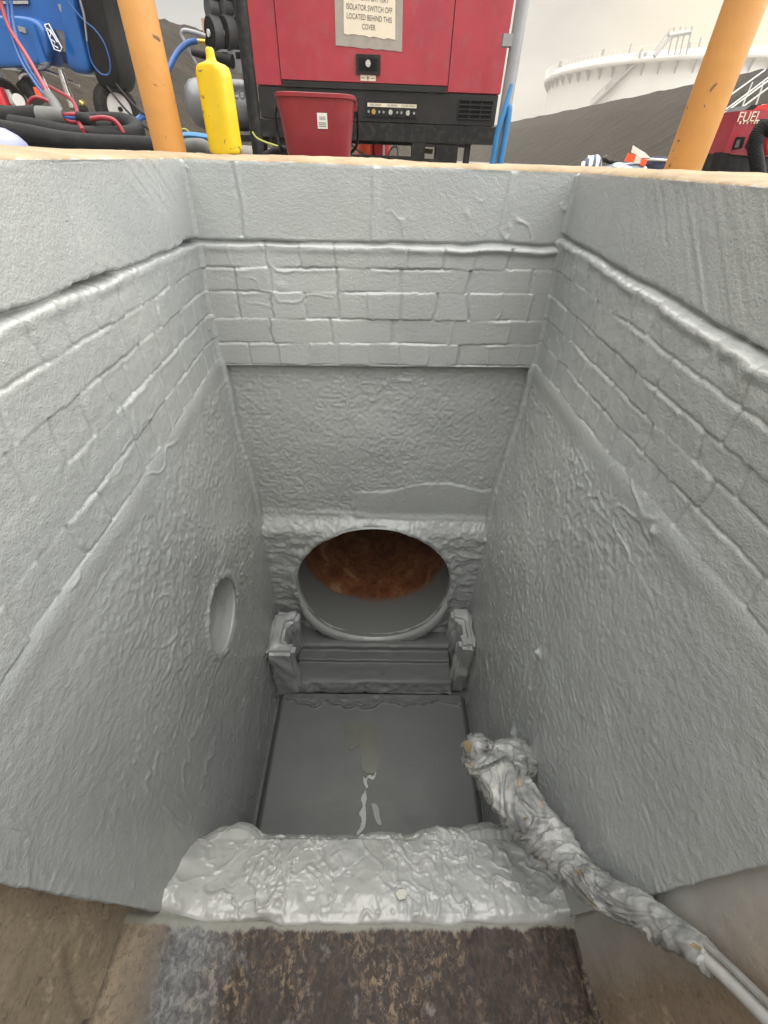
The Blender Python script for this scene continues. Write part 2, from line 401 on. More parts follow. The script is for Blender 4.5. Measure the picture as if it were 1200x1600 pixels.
def prism(name, mat, parent, poly, dirv, bev=.003, seg=2):
    """polygon of world points extruded along dirv"""
    bm = bmesh.new(); d = Vector(dirv)
    a = [bm.verts.new(p) for p in poly]; b = [bm.verts.new(Vector(p) + d) for p in poly]
    bm.faces.new(a); bm.faces.new(b[::-1]); n = len(a)
    for i in range(n): bm.faces.new((a[i], b[i], b[(i + 1) % n], a[(i + 1) % n]))
    return bm_link(name, bm, mat, parent, True, bev, seg)
def text(name, body, mat, parent, loc, size, sx=1.0, rot=(math.pi / 2, 0, 0), align='CENTER'):
    cu = bpy.data.curves.new(name, 'FONT'); cu.body = body; cu.size = size; cu.align_x = align; cu.align_y = 'CENTER'; cu.extrude = .0004
    tmp = bpy.data.objects.new(name, cu); COL.objects.link(tmp); bpy.context.view_layer.update()
    me = bpy.data.meshes.new_from_object(tmp.evaluated_get(bpy.context.evaluated_depsgraph_get())); bpy.data.objects.remove(tmp); me.materials.clear(); me.materials.append(mat); o = bpy.data.objects.new(name, me); COL.objects.link(o)
    o.location = Vector(loc) - origin(parent); o.rotation_euler = rot; o.scale = (sx, 1, 1); o.parent = parent; return o
def copy_tree(o, parent=None):
    c = o.copy(); COL.objects.link(c); c.parent = parent
    for ch in list(o.children): copy_tree(ch, c)
    return c

# ================================================================== THE PIT
ZF = -2.63
def zrows(): return np.concatenate([np.arange(0, .72, .003), np.arange(.72, -ZF + .002, .005)]) * -1
def hole_snap(U, Z, cu, cz, r, step):
    """moves the grid points next to a circle onto it; returns masks"""
    d = np.hypot(U - cu, Z - cz); near = np.abs(d - r) < step * .6
    k = np.where(near, r / np.maximum(d, 1e-6), 1); return cu + (U - cu) * k, cz + (Z - cz) * k, np.hypot(U - cu, Z - cz) * k < r - 1e-4

def brick_disp(U, Z, bounds, rows, seed, hstr=1.0):
    """bounds: list of arrays (course lines, top to bottom); rows: vertical joints per course"""
    D = np.zeros_like(U); rg = np.random.default_rng(seed)
    wob = (fbm(U * 6, Z * 4, seed, 3) - .5) * .005 + (fbm(U * 48, Z * 10, seed + 2, 2) - .5) * .005
    for k, b in enumerate(bounds):
        st = .12 + 1.1 * sst(.38, .68, fbm(U * 7 + k * 7.7, Z * 0 + k * 3.1, seed + 3, 2))
        dist = Z - (b + wob)
        D -= .0042 * st * hstr * np.exp(-(dist / .0034) ** 2)
        # upper arris of the course below catches light
        D += .0016 * st * hstr * np.exp(-((dist + .009) / .005) ** 2) * sst(.45, .65, fbm(U * 11, Z * 6 + k, seed + 4, 2))
    for k in range(len(bounds) - 1):
        inside = (Z <= bounds[k] + wob) & (Z > bounds[k + 1] + wob)
        js = list(rows[k]); off = np.zeros_like(U); edges = [-9] + js + [9]
        for i in range(len(edges) - 1):
            o, tl, tu = rg.normal(0, .0020) * hstr, rg.normal(0, .018) * hstr ** 2, rg.normal(0, .018) * hstr ** 2
            zc = (bounds[k] + bounds[k + 1]) / 2; uc = (max(edges[i], U.min() - .1) + min(edges[i + 1], U.max())) / 2
            off = np.where((U > edges[i]) & (U <= edges[i + 1]), o + tl * (Z - zc) + tu * (U - uc), off)
        D += np.where(inside, off, 0)
        for j in js:
            st = rg.uniform(.55, 1.25); sl = rg.normal(0, .06)
            dist = U - (j + sl * (Z - (bounds[k] + bounds[k + 1]) / 2) + (fbm(Z * 30, U * 0 + j * 9, seed + 5, 2) - .5) * .012)
            sgn = -1 if rg.random() < .8 else .5
            D += np.where(inside, sgn * .0066 * (.45 + .55 * hstr) * st * np.exp(-(dist / .0040) ** 2), 0)
    # smears and runs of thick coating bridging joints
    sm = worms(U * 9, Z * 12, seed + 20, .022) * sst(.55, .75, fbm(U * 3, Z * 3, seed + 22, 2))
    D += .0022 * sm
    return D

def rough(U, Z, seed):
    """lumpy sprayed render: wormy ridges and pimples"""
    lump = worms(U * 34 + fbm(U * 12, Z * 12, seed + 1, 2) * 2.2, Z * 46, seed, .13) * .0013 * (.35 + 1.1 * sst(.42, .62, fbm(U * 3, Z * 3, seed + 16, 2)))
    lump += (fbm(U * 75, Z * 75, seed + 5, 2) - .5) * .0034
    lump += (fbm(U * 5, Z * 5, seed + 8, 3) - .5) * .011
    pim = np.clip(fbm(U * 42, Z * 42, seed + 12, 2) - .70, 0, 1) * .014 * sst(.5, .62, fbm(U * 4, Z * 4, seed + 14, 2))
    return lump + pim

def split_rows(name_mats, parent, co, nu, zr, cuts, keep, flip):
    """one continuous grid split into parts by row"""
    nv = len(zr); F_ = grid_faces(nu, nv, flip); rowi = np.repeat(np.arange(nv - 1), nu - 1)
    for (nm, mat), (r0, r1) in zip(name_mats, cuts):
        sel = (rowi >= r0) & (rowi < r1) & keep
        f = F_[sel]; used = np.unique(f); mp = np.zeros(co.shape[0], np.int32); mp[used] = np.arange(len(used))
        link(nm, np_mesh(nm, co[used], mp[f]), mat, parent)

# ---- end wall
def end_wall():
    root = empty('end_wall', (0, 1.65, 0), 'grey coated end wall with brick courses above a big round pipe mouth', 'wall')
    us = np.arange(-.635, .6351, .004); zr = zrows(); U, Z = np.meshgrid(us, zr)
    PX, PZ, PR = 0.0, -1.945, .460
    U, Z, inside = hole_snap(U, Z, PX, PZ, PR, .0045)
    D = np.zeros_like(U)
    blk = sst(-.196, -.190, Z)                       # 1 on the block course
    for j, s in ((-.455, -1), (-.027, .8), (.396, .9)):
        dist = U - (j + .03 * (Z + .1) + (fbm(Z * 22, Z * 0 + j * 7, 31, 2) - .5) * .012)
        D += blk * s * .0055 * np.exp(-(dist / .0055) ** 2)
        D += blk * .003 * np.exp(-((dist - .012) / .006) ** 2)
    D += blk * ((fbm(U * 4, Z * 4, 40, 3) - .5) * .006 + .0035 * worms(U * 14 + Z * 9, Z * 10 - U * 9, 44, .03) * sst(.5, .7, fbm(U * 6, Z * 6, 46, 2)))
    zj = -.199 + (U * .016) + (fbm(U * 8, U * 0, 50, 2) - .5) * .012
    D -= .013 * np.exp(-((Z - zj) / .0055) ** 2) * (.5 + fbm(U * 10, U * 0 + 3, 51, 2))
    lip = np.exp(-((Z - zj + .018) / .011) ** 2)
    D += lip * (.004 + .010 * sst(-.1, .6, U)) * (.4 + 1.2 * fbm(U * 16, Z * 9, 52, 2))
    tilt = lambda z0: z0 + U * .018
    bounds = [zj, tilt(-.275), tilt(-.350), tilt(-.441), tilt(-.529), tilt(-.612)]
    rows = [[-.392, -.275, -.157, -.033, .091, .216, .327, .445], [-.506, -.387, -.15, .076, .313, .537], [-.515, -.392, -.27, -.151, -.039, .08, .207, .326, .445, .551],
            [-.406, -.181, .049, .275, .494], [-.505, -.385, -.264, -.148, -.038, .083, .196, .316, .433, .551]]
    bz = sst(-.199, -.206, Z) * sst(-.622, -.612, Z - U * .018)
    D += brick_disp(U, Z, bounds, rows, 60) * bz
    pl = 1 - sst(-.640, -.614, Z - U * .018)          # 1 on the render
    D += -.046 * pl
    D += rough(U, Z, 80) * pl * (1 - .85 * sst(-1.5, -1.75, Z)) * 1.25
    # smoother trowelled patch above the pipe
    pb = -1.290 + .066 * sst(-.10, .32, U) - .034 * sst(.33, .60, U) + (fbm(U * 11, U * 0, 92, 3) - .5) * .03
    patch = sst(-.115, -.085, U + (fbm(Z * 16, U * 0, 93, 2) - .5) * .05) * sst(.004, -.006, Z - pb) * sst(-1.46, -1.44, Z)
    D += patch * (.006 - rough(U, Z, 80) * .8)
    low = 1 - sst(-1.54, -1.41, Z + (fbm(U * 5, U * 0, 90, 2) - .5) * .03)
    D += low * (.068 + (fbm(U * 14, Z * 22, 95, 3) - .5) * .022 + (fbm(U * 38, Z * 44, 96, 2) - .5) * .008)
    D += .012 * np.exp(-((Z + 1.43 + U * .02) / .014) ** 2) * fbm(U * 12, Z, 97, 2) * sst(.0, -.15, U)
    # bead round the pipe
    dd = np.hypot(U - PX, Z - PZ); D += low * .012 * np.exp(-((dd - PR - .02) / .022) ** 2)
    # corners rounded by the thick coating
    D += .014 * (sst(.605, .637, np.abs(U)) ** 2)
    D *= sst(0, -.006, Z) * .9 + .1
    co = np.stack([U, 1.65 - D, Z], -1).reshape(-1, 3)
    nu = len(us); ins = inside.reshape(len(zr), nu)
    fk = ~(ins[:-1, :-1] | ins[1:, :-1] | ins[:-1, 1:] | ins[1:, 1:]).reshape(-1)
    cu = [(0, 67), (67, 206), (206, len(zr) - 1)]
    split_rows([('block_course', M['paint']), ('brick_courses', M['paint']), ('rendered_face', M['paint'])], root, co, nu, zr, cu, fk, True)
    return PX, PZ, PR
PX, PZ, PR = end_wall()

# ---- outfall pipe
def pipe():
    root = empty('outfall_pipe', (PX, 1.57, PZ), 'large round drain pipe mouth, rusty brown inside and grey at its lip', 'pipe')
    n = 160
    A = np.linspace(0, 2 * np.pi, n + 1)[:-1]
    prof = [(.548, 1.650), (.525, 1.606), (.502, 1.582), (.486, 1.567), (.470, 1.562), (.458, 1.570), (.455, 1.60)]
    co = []
    for r, y in prof:
        lump = (fbm(np.cos(A) * 14 + 40, np.sin(A) * 14 + 40, 120, 3) - .5) * .024
        low = sst(.2, -.9, np.sin(A))                # the lip is thick and lumpy at the bottom only
        r = .4545 + (r - .4545) * (.14 + .86 * low); rr = r + (r > .47) * (low * .040 - .002 * (1 - low) + lump * (.15 + 1.5 * low)); yy = y - low * .012 * (y < 1.6) + .074 * (1 - low) * (y < 1.61)
        co.append(np.stack([PX + rr * np.cos(A), yy + lump * .4 * low, PZ + rr * np.sin(A)], -1))
    co = np.array(co); k = len(prof)
    f = [(i * n + j, i * n + (j + 1) % n, (i + 1) * n + (j + 1) % n, (i + 1) * n + j) for i in range(k - 1) for j in range(n)]
    link('pipe_lip', np_mesh('pipe_lip', co.reshape(-1, 3), f), M['paint'], root)
    ys = np.concatenate([np.linspace(1.575, 2.4, 60), np.linspace(2.45, 5, 12)])
    co = []
    for y in ys:
        rr = .4555 + (fbm(A * 6, A * 0 + y * 6, 130, 3) - .5) * .003
        yst = 1.575 + .072 * (1 - sst(.2, -.9, np.sin(A)))
        co.append(np.stack([PX + rr * np.cos(A), np.maximum(y, yst + (y - 1.575) * .05), PZ + rr * np.sin(A)], -1))
    co = np.array(co); k = len(ys)
    f = [(i * n + j, (i + 1) * n + j, (i + 1) * n + (j + 1) % n, i * n + (j + 1) % n) for i in range(k - 1) for j in range(n)]
    link('pipe_bore', np_mesh('pipe_bore', co.reshape(-1, 3), f), M['bore'], root)
    bm = bmesh.new(); bm.faces.new([bm.verts.new((PX + .47 * math.cos(a), 4.99, PZ + .47 * math.sin(a))) for a in A]); bm_link('pipe_far_end', bm, M['black_void'], root)
pipe()

# ---- side walls
YA = .128
def side_wall(s):
    """s = -1 left, +1 right"""
    lab = ('grey coated side wall pierced by a small round outlet hole' if s < 0 else 'grey coated side wall without a hole, beside the tape wrapped lance')
    root = empty('side_wall', (s * .62, 1.0, 0), lab, 'wall')
    us = np.arange(YA, 1.7121, .004); zr = zrows(); U, Z = np.meshgrid(us, zr)
    hole = s < 0; HR = .148
    inside = np.zeros_like(U, bool)
    if hole: U, Z, inside = hole_snap(U, Z, 1.01, -1.39, HR, .0045)
    sd = 200 if s < 0 else 400
    D = np.zeros_like(U)
    if s < 0:
        zj = -.199 + .006 * np.sin(U * 3) ; zb = -.655 + .035 * U
    else:
        zj = -.205 + .034 * (U - .5); zb = -.505 - .058 * (U - .2)
    zj = zj + (fbm(U * 9, U * 0, sd, 2) - .5) * .006; zb = zb + (fbm(U * 4, U * 0, sd + 1, 2) - .5) * .014
    blk = sst(-.006, .006, Z - zj)
    # trowel and float marks on the block course
    drag = (fbm((U + Z * 1.2 * s * -1) * 55, (Z - U * .5) * 7, sd + 2, 2) - .5) * sst(.48, .7, fbm(U * 3.5, Z * 3.5, sd + 3, 2))
    D += blk * (drag * .003 + (fbm(U * 5, Z * 5, sd + 4, 3) - .5) * .007)
    for j in ((.52, 1.0, 1.44) if s < 0 else (.62, 1.1)):
        dist = U - (j + .02 * (Z + .1)); D -= blk * .003 * np.exp(-(dist / .004) ** 2) * sst(.3, .7, fbm(Z * 20, Z * 0 + j, sd + 5, 2))
    gap = sst(.45, .65, fbm(U * 5, U * 0 + 2, sd + 6, 2))
    hw = .0040 + .0026 * gap + (.002 if s > 0 else 0) + (fbm(U * 60, U * 0, sd + 8, 2) - .5) * .004
    D -= (.016 + .026 * gap) * np.exp(-((Z - zj) / hw) ** 2) * (.7 + .6 * fbm(U * 70, Z * 40, sd + 7, 2))
    proud = (.005 + .014 * sst(1.5, .5, U)) if s > 0 else (.003 + .004 * sst(1.4, .4, U))
    nb = sst(.004, -.012, Z - zj)                     # 1 below the joint
    D += nb * proud * (1 + .75 * (fbm(U * 20, Z * 20, sd + 10, 3) - .5) * sst(-.09, -.01, Z - zj)) * (1 - sst(.0, -.30, Z - zj) * (.7 if s > 0 else .3))
    D += np.exp(-((Z - zj + .018) / .010) ** 2) * (.0020 if s < 0 else .0045) * (.1 + 1.6 * fbm(U * 22, Z * 14, sd + 9, 2))
    fr = [0, .2, .385, .59, .80, 1.0] if s < 0 else [0, .22, .42, .60, .80, 1.0]
    bounds = [zj + (zb - zj) * f for f in fr]
    rg = np.random.default_rng(sd + 30); rows = []
    for k in range(5):
        p = .100 if k in (0, 2, 4) else .203
        if s > 0: p = .104 if k in (0, 2, 4) else .210
        j = rg.uniform(.15, .15 + p); r = []
        while j < 1.64: r.append(j + rg.normal(0, .006)); j += p
        rows.append(r)
    bz = sst(-.002, -.010, Z - zj) * sst(-.010, .004, Z - zb)
    D += brick_disp(U, Z, bounds, rows, sd + 40, .66) * bz
    D += bz * (fbm(U * 30, Z * 30, sd + 41, 3) - .5) * .0030
    pl = sst(.004, -.020, Z - zb)
    D += np.exp(-((Z - zb + .03) / .03) ** 2) * .0025 * (.4 + 1.2 * fbm(U * 5, Z * 5, sd + 50, 2))   # smooth fillet under the last course
    D += pl * .0015
    far = .45 + .75 * sst(.35, 1.2, U)
    r_ = rough(U, Z, sd + 60)
    D += pl * r_ * far * sst(-.02, -.12, Z - zb) * 1.15
    # runs: vertical drips in the lower half
    drip = worms(U * 30, Z * 5, sd + 70, .05) * sst(.5, .68, fbm(U * 4, Z * 4, sd + 72, 2))
    D += pl * drip * .003 * sst(-.9, -1.3, Z)
    D += pl * .003 * worms(U * 7, Z * 7, sd + 75, .012) * sst(.5, .6, fbm(U * 2.5, Z * 2.5, sd + 76, 2))
    # belly and lean measured off the corners
    D += -.020 * sst(-.1, -.5, Z) * sst(-1.3, -.8, Z) * sst(.8, 1.6, U)
    # near edge: thick ragged lip of the coating
    e = sst(YA + .05, YA + .005, U)
    D += e * (.004 + .004 * fbm(Z * 26, U * 10, sd + 80, 2)) * (1 if s < 0 else .1)
    D += .012 * sst(1.625, 1.655, U) ** 2
    if hole:
        dd = np.hypot(U - 1.01, Z + 1.39); D += .006 * np.exp(-((dd - HR - .012) / .014) ** 2) * (.4 + fbm(U * 18, Z * 18, 300, 2)); D += .004 * np.exp(-((U - .965) / .03) ** 2) * np.exp(-((Z + 1.57) / .05) ** 2)
    else:
        # blobs of dried coating on the wall
        for (a, b, rr, h) in ((.815, -1.32, .014, .016), (.73, -1.80, .03, .016), (.72, -1.90, .022, .022), (.655, -.575, .01, .008)):
            D += h * np.exp(-(((U - a) ** 2 + (Z - b) ** 2) / rr ** 2)) * (.6 + .8 * fbm(U * 60, Z * 60, 301, 2))
        D += .007 * np.exp(-((U - .60 - .12 * (Z + 1.75)) / .007) ** 2) * sst(-1.95, -1.85, Z) * sst(-1.50, -1.6, Z)
    D *= sst(0, -.006, Z) * .9 + .1
    if s > 0: pass
    X = s * (.606 - D)
    # ragged edge along Y
    Ur = U - np.where(U < YA + .003, (fbm(Z * 30, Z * 0, sd + 90, 3) - .5) * .007, 0) + (.06 if s < 0 else .035) * (-.9 - Z) * sst(.34, .14, U) * sst(-2.2, -1.9, Z) + (.010 if s > 0 else 0) * sst(.3, .14, U)
    co = np.stack([X, Ur, Z], -1)
    if s < 0 or True:                                # wrap the coating's edge back onto the concrete behind
        back = co[:, :1, :].copy(); back[:, :, 0] += s * (.05 if s < 0 else .016); back[:, :, 1] += .010
        co = np.concatenate([back, co], 1); inside = np.concatenate([inside[:, :1], inside], 1)
    nu = co.shape[1]; co = co.reshape(-1, 3)
    fk = ~(inside[:-1, :-1] | inside[1:, :-1] | inside[:-1, 1:] | inside[1:, 1:]).reshape(-1)
    cu = [(0, 66), (66, 212), (212, len(zr) - 1)]
    split_rows([('block_course', M['paint']), ('brick_courses', M['paint']), ('rendered_face', M['paint'])], root, co, nu, zr, cu, fk, s > 0)
    if hole:
        n = 72; A = np.linspace(0, 2 * np.pi, n + 1)[:-1]; xs = np.linspace(-.614, -1.75, 90); c = []
        c.append(np.stack([np.full(n, -.606), 1.01 + (HR + .05) * np.cos(A), -1.39 + (HR + .05) * np.sin(A)], -1)); c.append(np.stack([np.full(n, -.604), 1.01 + (HR + .003) * np.cos(A), -1.39 + (HR + .003) * np.sin(A)], -1))
        for x in xs:
            rr = HR + .0045 + (fbm(A * 2 + 30, A * 0 + x * 130, 310, 2) - .5) * .006
            c.append(np.stack([np.full(n, x), 1.01 + rr * np.cos(A), -1.39 + rr * np.sin(A)], -1))
        f = [(i * n + j, i * n + (j + 1) % n, (i + 1) * n + (j + 1) % n, (i + 1) * n + j) for i in range(len(xs) + 1) for j in range(n)]
        link('outlet_bore', np_mesh('outlet_bore', np.array(c).reshape(-1, 3), f), M['paint'], root)
        bm = bmesh.new(); bm.faces.new([bm.verts.new((-1.748, 1.01 + .16 * math.cos(a), -1.39 + .16 * math.sin(a))) for a in A]); bm_link('outlet_end', bm, M['black_void'], root)
    return root
side_wall(-1); side_wall(1)

# ---- coping all round the top (one worn concrete kerb)
def coping():
    prof = [(.010, -.020), (.0015, -.006), (.0015, .000), (.004, .003), (.010, .006), (.020, .0085), (.035, .0105), (.055, .012), (.09, .0135), (.15, .0145), (.22, .014), (.29, .012), (.315, .004), (.325, -.012), (.325, -.25)]
    L = []
    for y in np.arange(-2.2, 1.65, .008): L.append((-.606, y, 0))
    nl = len(L)
    for x in np.arange(-.606, .606, .008): L.append((x, 1.65, 1))
    nb = len(L)
    for y in np.arange(1.65, -2.2, -.008): L.append((.606, y, 2))
    co = []
    for i, (x, y, k) in enumerate(L):
        s = i * .008
        row = []
        for j, (b, z) in enumerate(prof):
            w = min(1, b / .02) if j > 1 else 0
            dz = float((fbm(np.array(s * 5), np.array(b * 8.), 500, 3) - .5) * .013 * w + (fbm(np.array(s * 40), np.array(b * 60.), 505, 2) - .5) * .004 * w)
            chip = float(max(0, fbm(np.array(s * 11), np.array(0.), 510, 2) - .62)) * .035 * math.exp(-b / .03) * w
            if z < -.05: dz = 0
            bb = b
            if k == 0: px, py = x - bb, y
            elif k == 1: px, py = x, y + bb
            else: px, py = x + bb, y
            # mitre at the two corners
            if k == 1:
                px = px + (x / .606) * bb
            elif y > 1.65 - .4:
                py = y + bb * (y - 1.25) / .4
            row.append((px, py, z + dz - chip))
        co.append(row)
    co = np.array(co); nv, nu = co.shape[:2]
    o = link('coping', np_mesh('coping', co.reshape(-1, 3), grid_faces(nu, nv, True)), M['coping'])
    tag(o, 'worn sandy concrete coping running round the top of the pit', 'coping')
coping()

# ---- floor of the pit: gutter, raised slab, paint marks
def floors():
    us = np.arange(-.64, .641, .02); vs = np.arange(.15, 1.66, .02); U, V = np.meshgrid(us, vs)
    co = np.stack([U, V, -2.615 + (fbm(U * 9, V * 9, 600, 3) - .5) * .012], -1)
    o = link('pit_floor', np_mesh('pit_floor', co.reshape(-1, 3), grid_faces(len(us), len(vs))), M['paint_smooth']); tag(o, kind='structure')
    o['label'] = 'grey gutter floor at the bottom of the pit'
    # slab with chamfered sides
    us = np.concatenate([[-.585, -.575, -.562, -.548, -.540], np.arange(-.53, .541, .01), [.548, .556, .570, .583, .595]]); vs = np.concatenate([np.arange(.16, 1.14, .01), np.arange(1.14, 1.275, .004)])
    U, V = np.meshgrid(us, vs)
    e = np.minimum(np.clip((U + .585) / .035, 0, 1), np.clip((.595 - U) / .035, 0, 1)); e = np.minimum(e, np.clip((1.27 - V) / .012, 0, 1))
    Z = -2.612 + .062 * e + (fbm(U * 5, V * 5, 610, 2) - .5) * .003
    rag = 1.200 + .012 * np.sin(U * 9) + (fbm(U * 14, U * 0, 612, 4) - .5) * .09        # torn edge of the thick coat near the steps
    Z += .012 * sst(-.005, .005, V - rag) * e + .005 * np.exp(-((V - rag - .006) / .006) ** 2) * e
    Z += (V > rag) * (fbm(U * 40, V * 40, 615, 2) - .5) * .006 * e
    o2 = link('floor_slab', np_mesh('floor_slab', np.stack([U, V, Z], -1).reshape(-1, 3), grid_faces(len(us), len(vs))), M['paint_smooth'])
    tag(o2, 'smooth raised grey floor slab with bevelled edges and a pale paint run', 'floor slab')
    zt = -2.5475
    def blob(name, pix, mat, h, wob=.004, sub=6):
        pts = []
        P = [atZ(x, y, zt) for x, y in pix]; P = catmull(P + [P[0]], 3)[:-1]
        for i in range(len(P)):
            a, b = P[i], P[(i + 1) % len(P)]
            for k in range(sub):
                p = a.lerp(b, k / sub); pts.append(Vector((p.x + rnd.uniform(-wob, wob), p.y + rnd.uniform(-wob, wob), zt - .002)))
        bm = bmesh.new(); f = bm.faces.new([bm.verts.new(p) for p in pts]); r = bmesh.ops.extrude_face_region(bm, geom=[f])
        bmesh.ops.translate(bm, verts=[v for v in r['geom'] if isinstance(v, bmesh.types.BMVert)], vec=(0, 0, h + .002))
        bmesh.ops.triangulate(bm, faces=bm.faces[:]); return bm_link(name, bm, mat, o2, False)
    pale = simple('pale paint run', (.42, .425, .41), .35, 0, .06, 20)
    damp = simple('olive damp stain', (.108, .110, .086), .3, 0, .12, 14)
    blob('damp_stain', [(538, 1131), (547, 1133), (575, 1131), (588, 1139), (590, 1160), (590, 1204), (566, 1204), (563, 1166), (553, 1170), (545, 1172), (538, 1150)], damp, .0012, .003)
    blob('paint_run', [(566, 1210), (571, 1217), (577, 1211), (583, 1213), (588, 1205), (585, 1217), (580, 1218), (575, 1216), (573, 1222), (575, 1230), (571, 1236), (573, 1247), (571, 1258), (572, 1272), (570, 1292), (561, 1304), (556, 1316), (550, 1313), (557, 1303), (563, 1292), (565, 1279), (561, 1272), (565, 1264), (567, 1257), (564, 1248), (568, 1240), (572, 1232), (568, 1222), (568, 1217)], pale, .003, .0015, 3)
    blob('paint_splash', [(580, 1256), (587, 1256), (592, 1264), (593, 1275), (596, 1288), (590, 1288), (585, 1276), (583, 1266)], simple('faint paint splash', (.27, .275, .265), .35, 0, .06, 20), .0015, .0015, 4)
floors()

# ---- stepped sill under the pipe
def steps():
    prof = [(1.62, -2.405), (1.53, -2.415), (1.514, -2.425), (1.510, -2.443), (1.503, -2.452), (1.44, -2.454), (1.436, -2.458), (1.434, -2.472), (1.428, -2.474), (1.32, -2.478), (1.300, -2.482), (1.292, -2.490), (1.275, -2.505), (1.262, -2.52), (1.258, -2.53), (1.275, -2.56), (1.275, -2.64)]
    pts = []
    for i in range(len(prof) - 1):
        a, b = prof[i], prof[i + 1]; L = math.hypot(b[0] - a[0], b[1] - a[1]); k = max(1, int(L / .006))
        for j in range(k): pts.append((a[0] + (b[0] - a[0]) * j / k, a[1] + (b[1] - a[1]) * j / k))
    pts.append(prof[-1]); P = np.array(pts)
    us = np.arange(-.475, .4951, .005); U, V = np.meshgrid(us, np.arange(len(P)))
    Y = P[V.astype(int), 0]; Z = P[V.astype(int), 1]
    n1 = (fbm(U * 14, V * .08, 640, 2) - .5)
    Y = Y + n1 * .010 + (Z < -2.485) * (fbm(U * 26, V * .3, 645, 2) - .5) * .016; Z = Z + (fbm(U * 12, V * .1, 642, 2) - .5) * .006 + (Z < -2.481) * (Z > -2.53) * (-.010 * sst(-.3, .4, U))
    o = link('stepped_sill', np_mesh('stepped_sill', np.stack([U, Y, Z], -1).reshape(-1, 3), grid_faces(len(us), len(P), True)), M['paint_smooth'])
    tag(o, 'low grey concrete steps below the pipe mouth, between the two slotted piers', 'step')
steps()

# ---- slotted piers each side of the steps
def pier(s):
    y0, y1 = (1.262, 1.56) if s < 0 else (1.315, 1.60); zt = -2.10
    xo = .60; arm_b, mid, arm_f = (.455, .512, .440) if s < 0 else (.478, .533, .497)
    plan = [(xo, y0), (arm_f, y0), (arm_f, y0 + .075), (mid, y0 + .085), (mid, y1 - .095), (arm_b, y1 - .085), (arm_b, y1), (xo, y1)]
    bm = bmesh.new(); zs = [zt, -2.15, -2.25, -2.40, -2.62]; rings = [[bm.verts.new((s * x, y, z)) for x, y in plan] for z in zs]; n = len(plan)
    for a, b in zip(rings[:-1], rings[1:]):
        for i in range(n): bm.faces.new((a[i], a[(i + 1) % n], b[(i + 1) % n], b[i]))
    bm.faces.new(rings[0]); bm.faces.new(rings[-1][::-1])
    bmesh.ops.recalc_face_normals(bm, faces=bm.faces[:])
    es = [e for e in bm.edges if len(e.link_faces) == 2 and e.calc_face_angle(0) > R(30)]
    bmesh.ops.bevel(bm, geom=es, offset=.020, segments=4, affect='EDGES')
    bmesh.ops.triangulate(bm, faces=bm.faces[:])
    for _ in range(3):
        es = [e for e in bm.edges if e.calc_length() > .012]
        bmesh.ops.subdivide_edges(bm, edges=es, cuts=1); bmesh.ops.triangulate(bm, faces=[f for f in bm.faces if len(f.verts) > 3])
    bm.normal_update(); V = list(bm.verts); P = np.array([v.co for v in V])
    d = (fbm(P[:, 0] * 15 + P[:, 2] * 6, P[:, 1] * 15 - P[:, 2] * 8, 660 + s, 2) - .5) * .030
    for v, k in zip(V, d): v.co += v.normal * k
    o = bm_link('slotted_pier', bm, M['paint'], None, True, 0, angle=80)
    tag(o, 'lumpy grey concrete pier with a slot, under the outlet hole' if s < 0 else 'lumpy grey concrete pier with a slot, on the side of the tape wrapped lance', 'pier', 'slotted piers beside the steps')
pier(-1); pier(1)

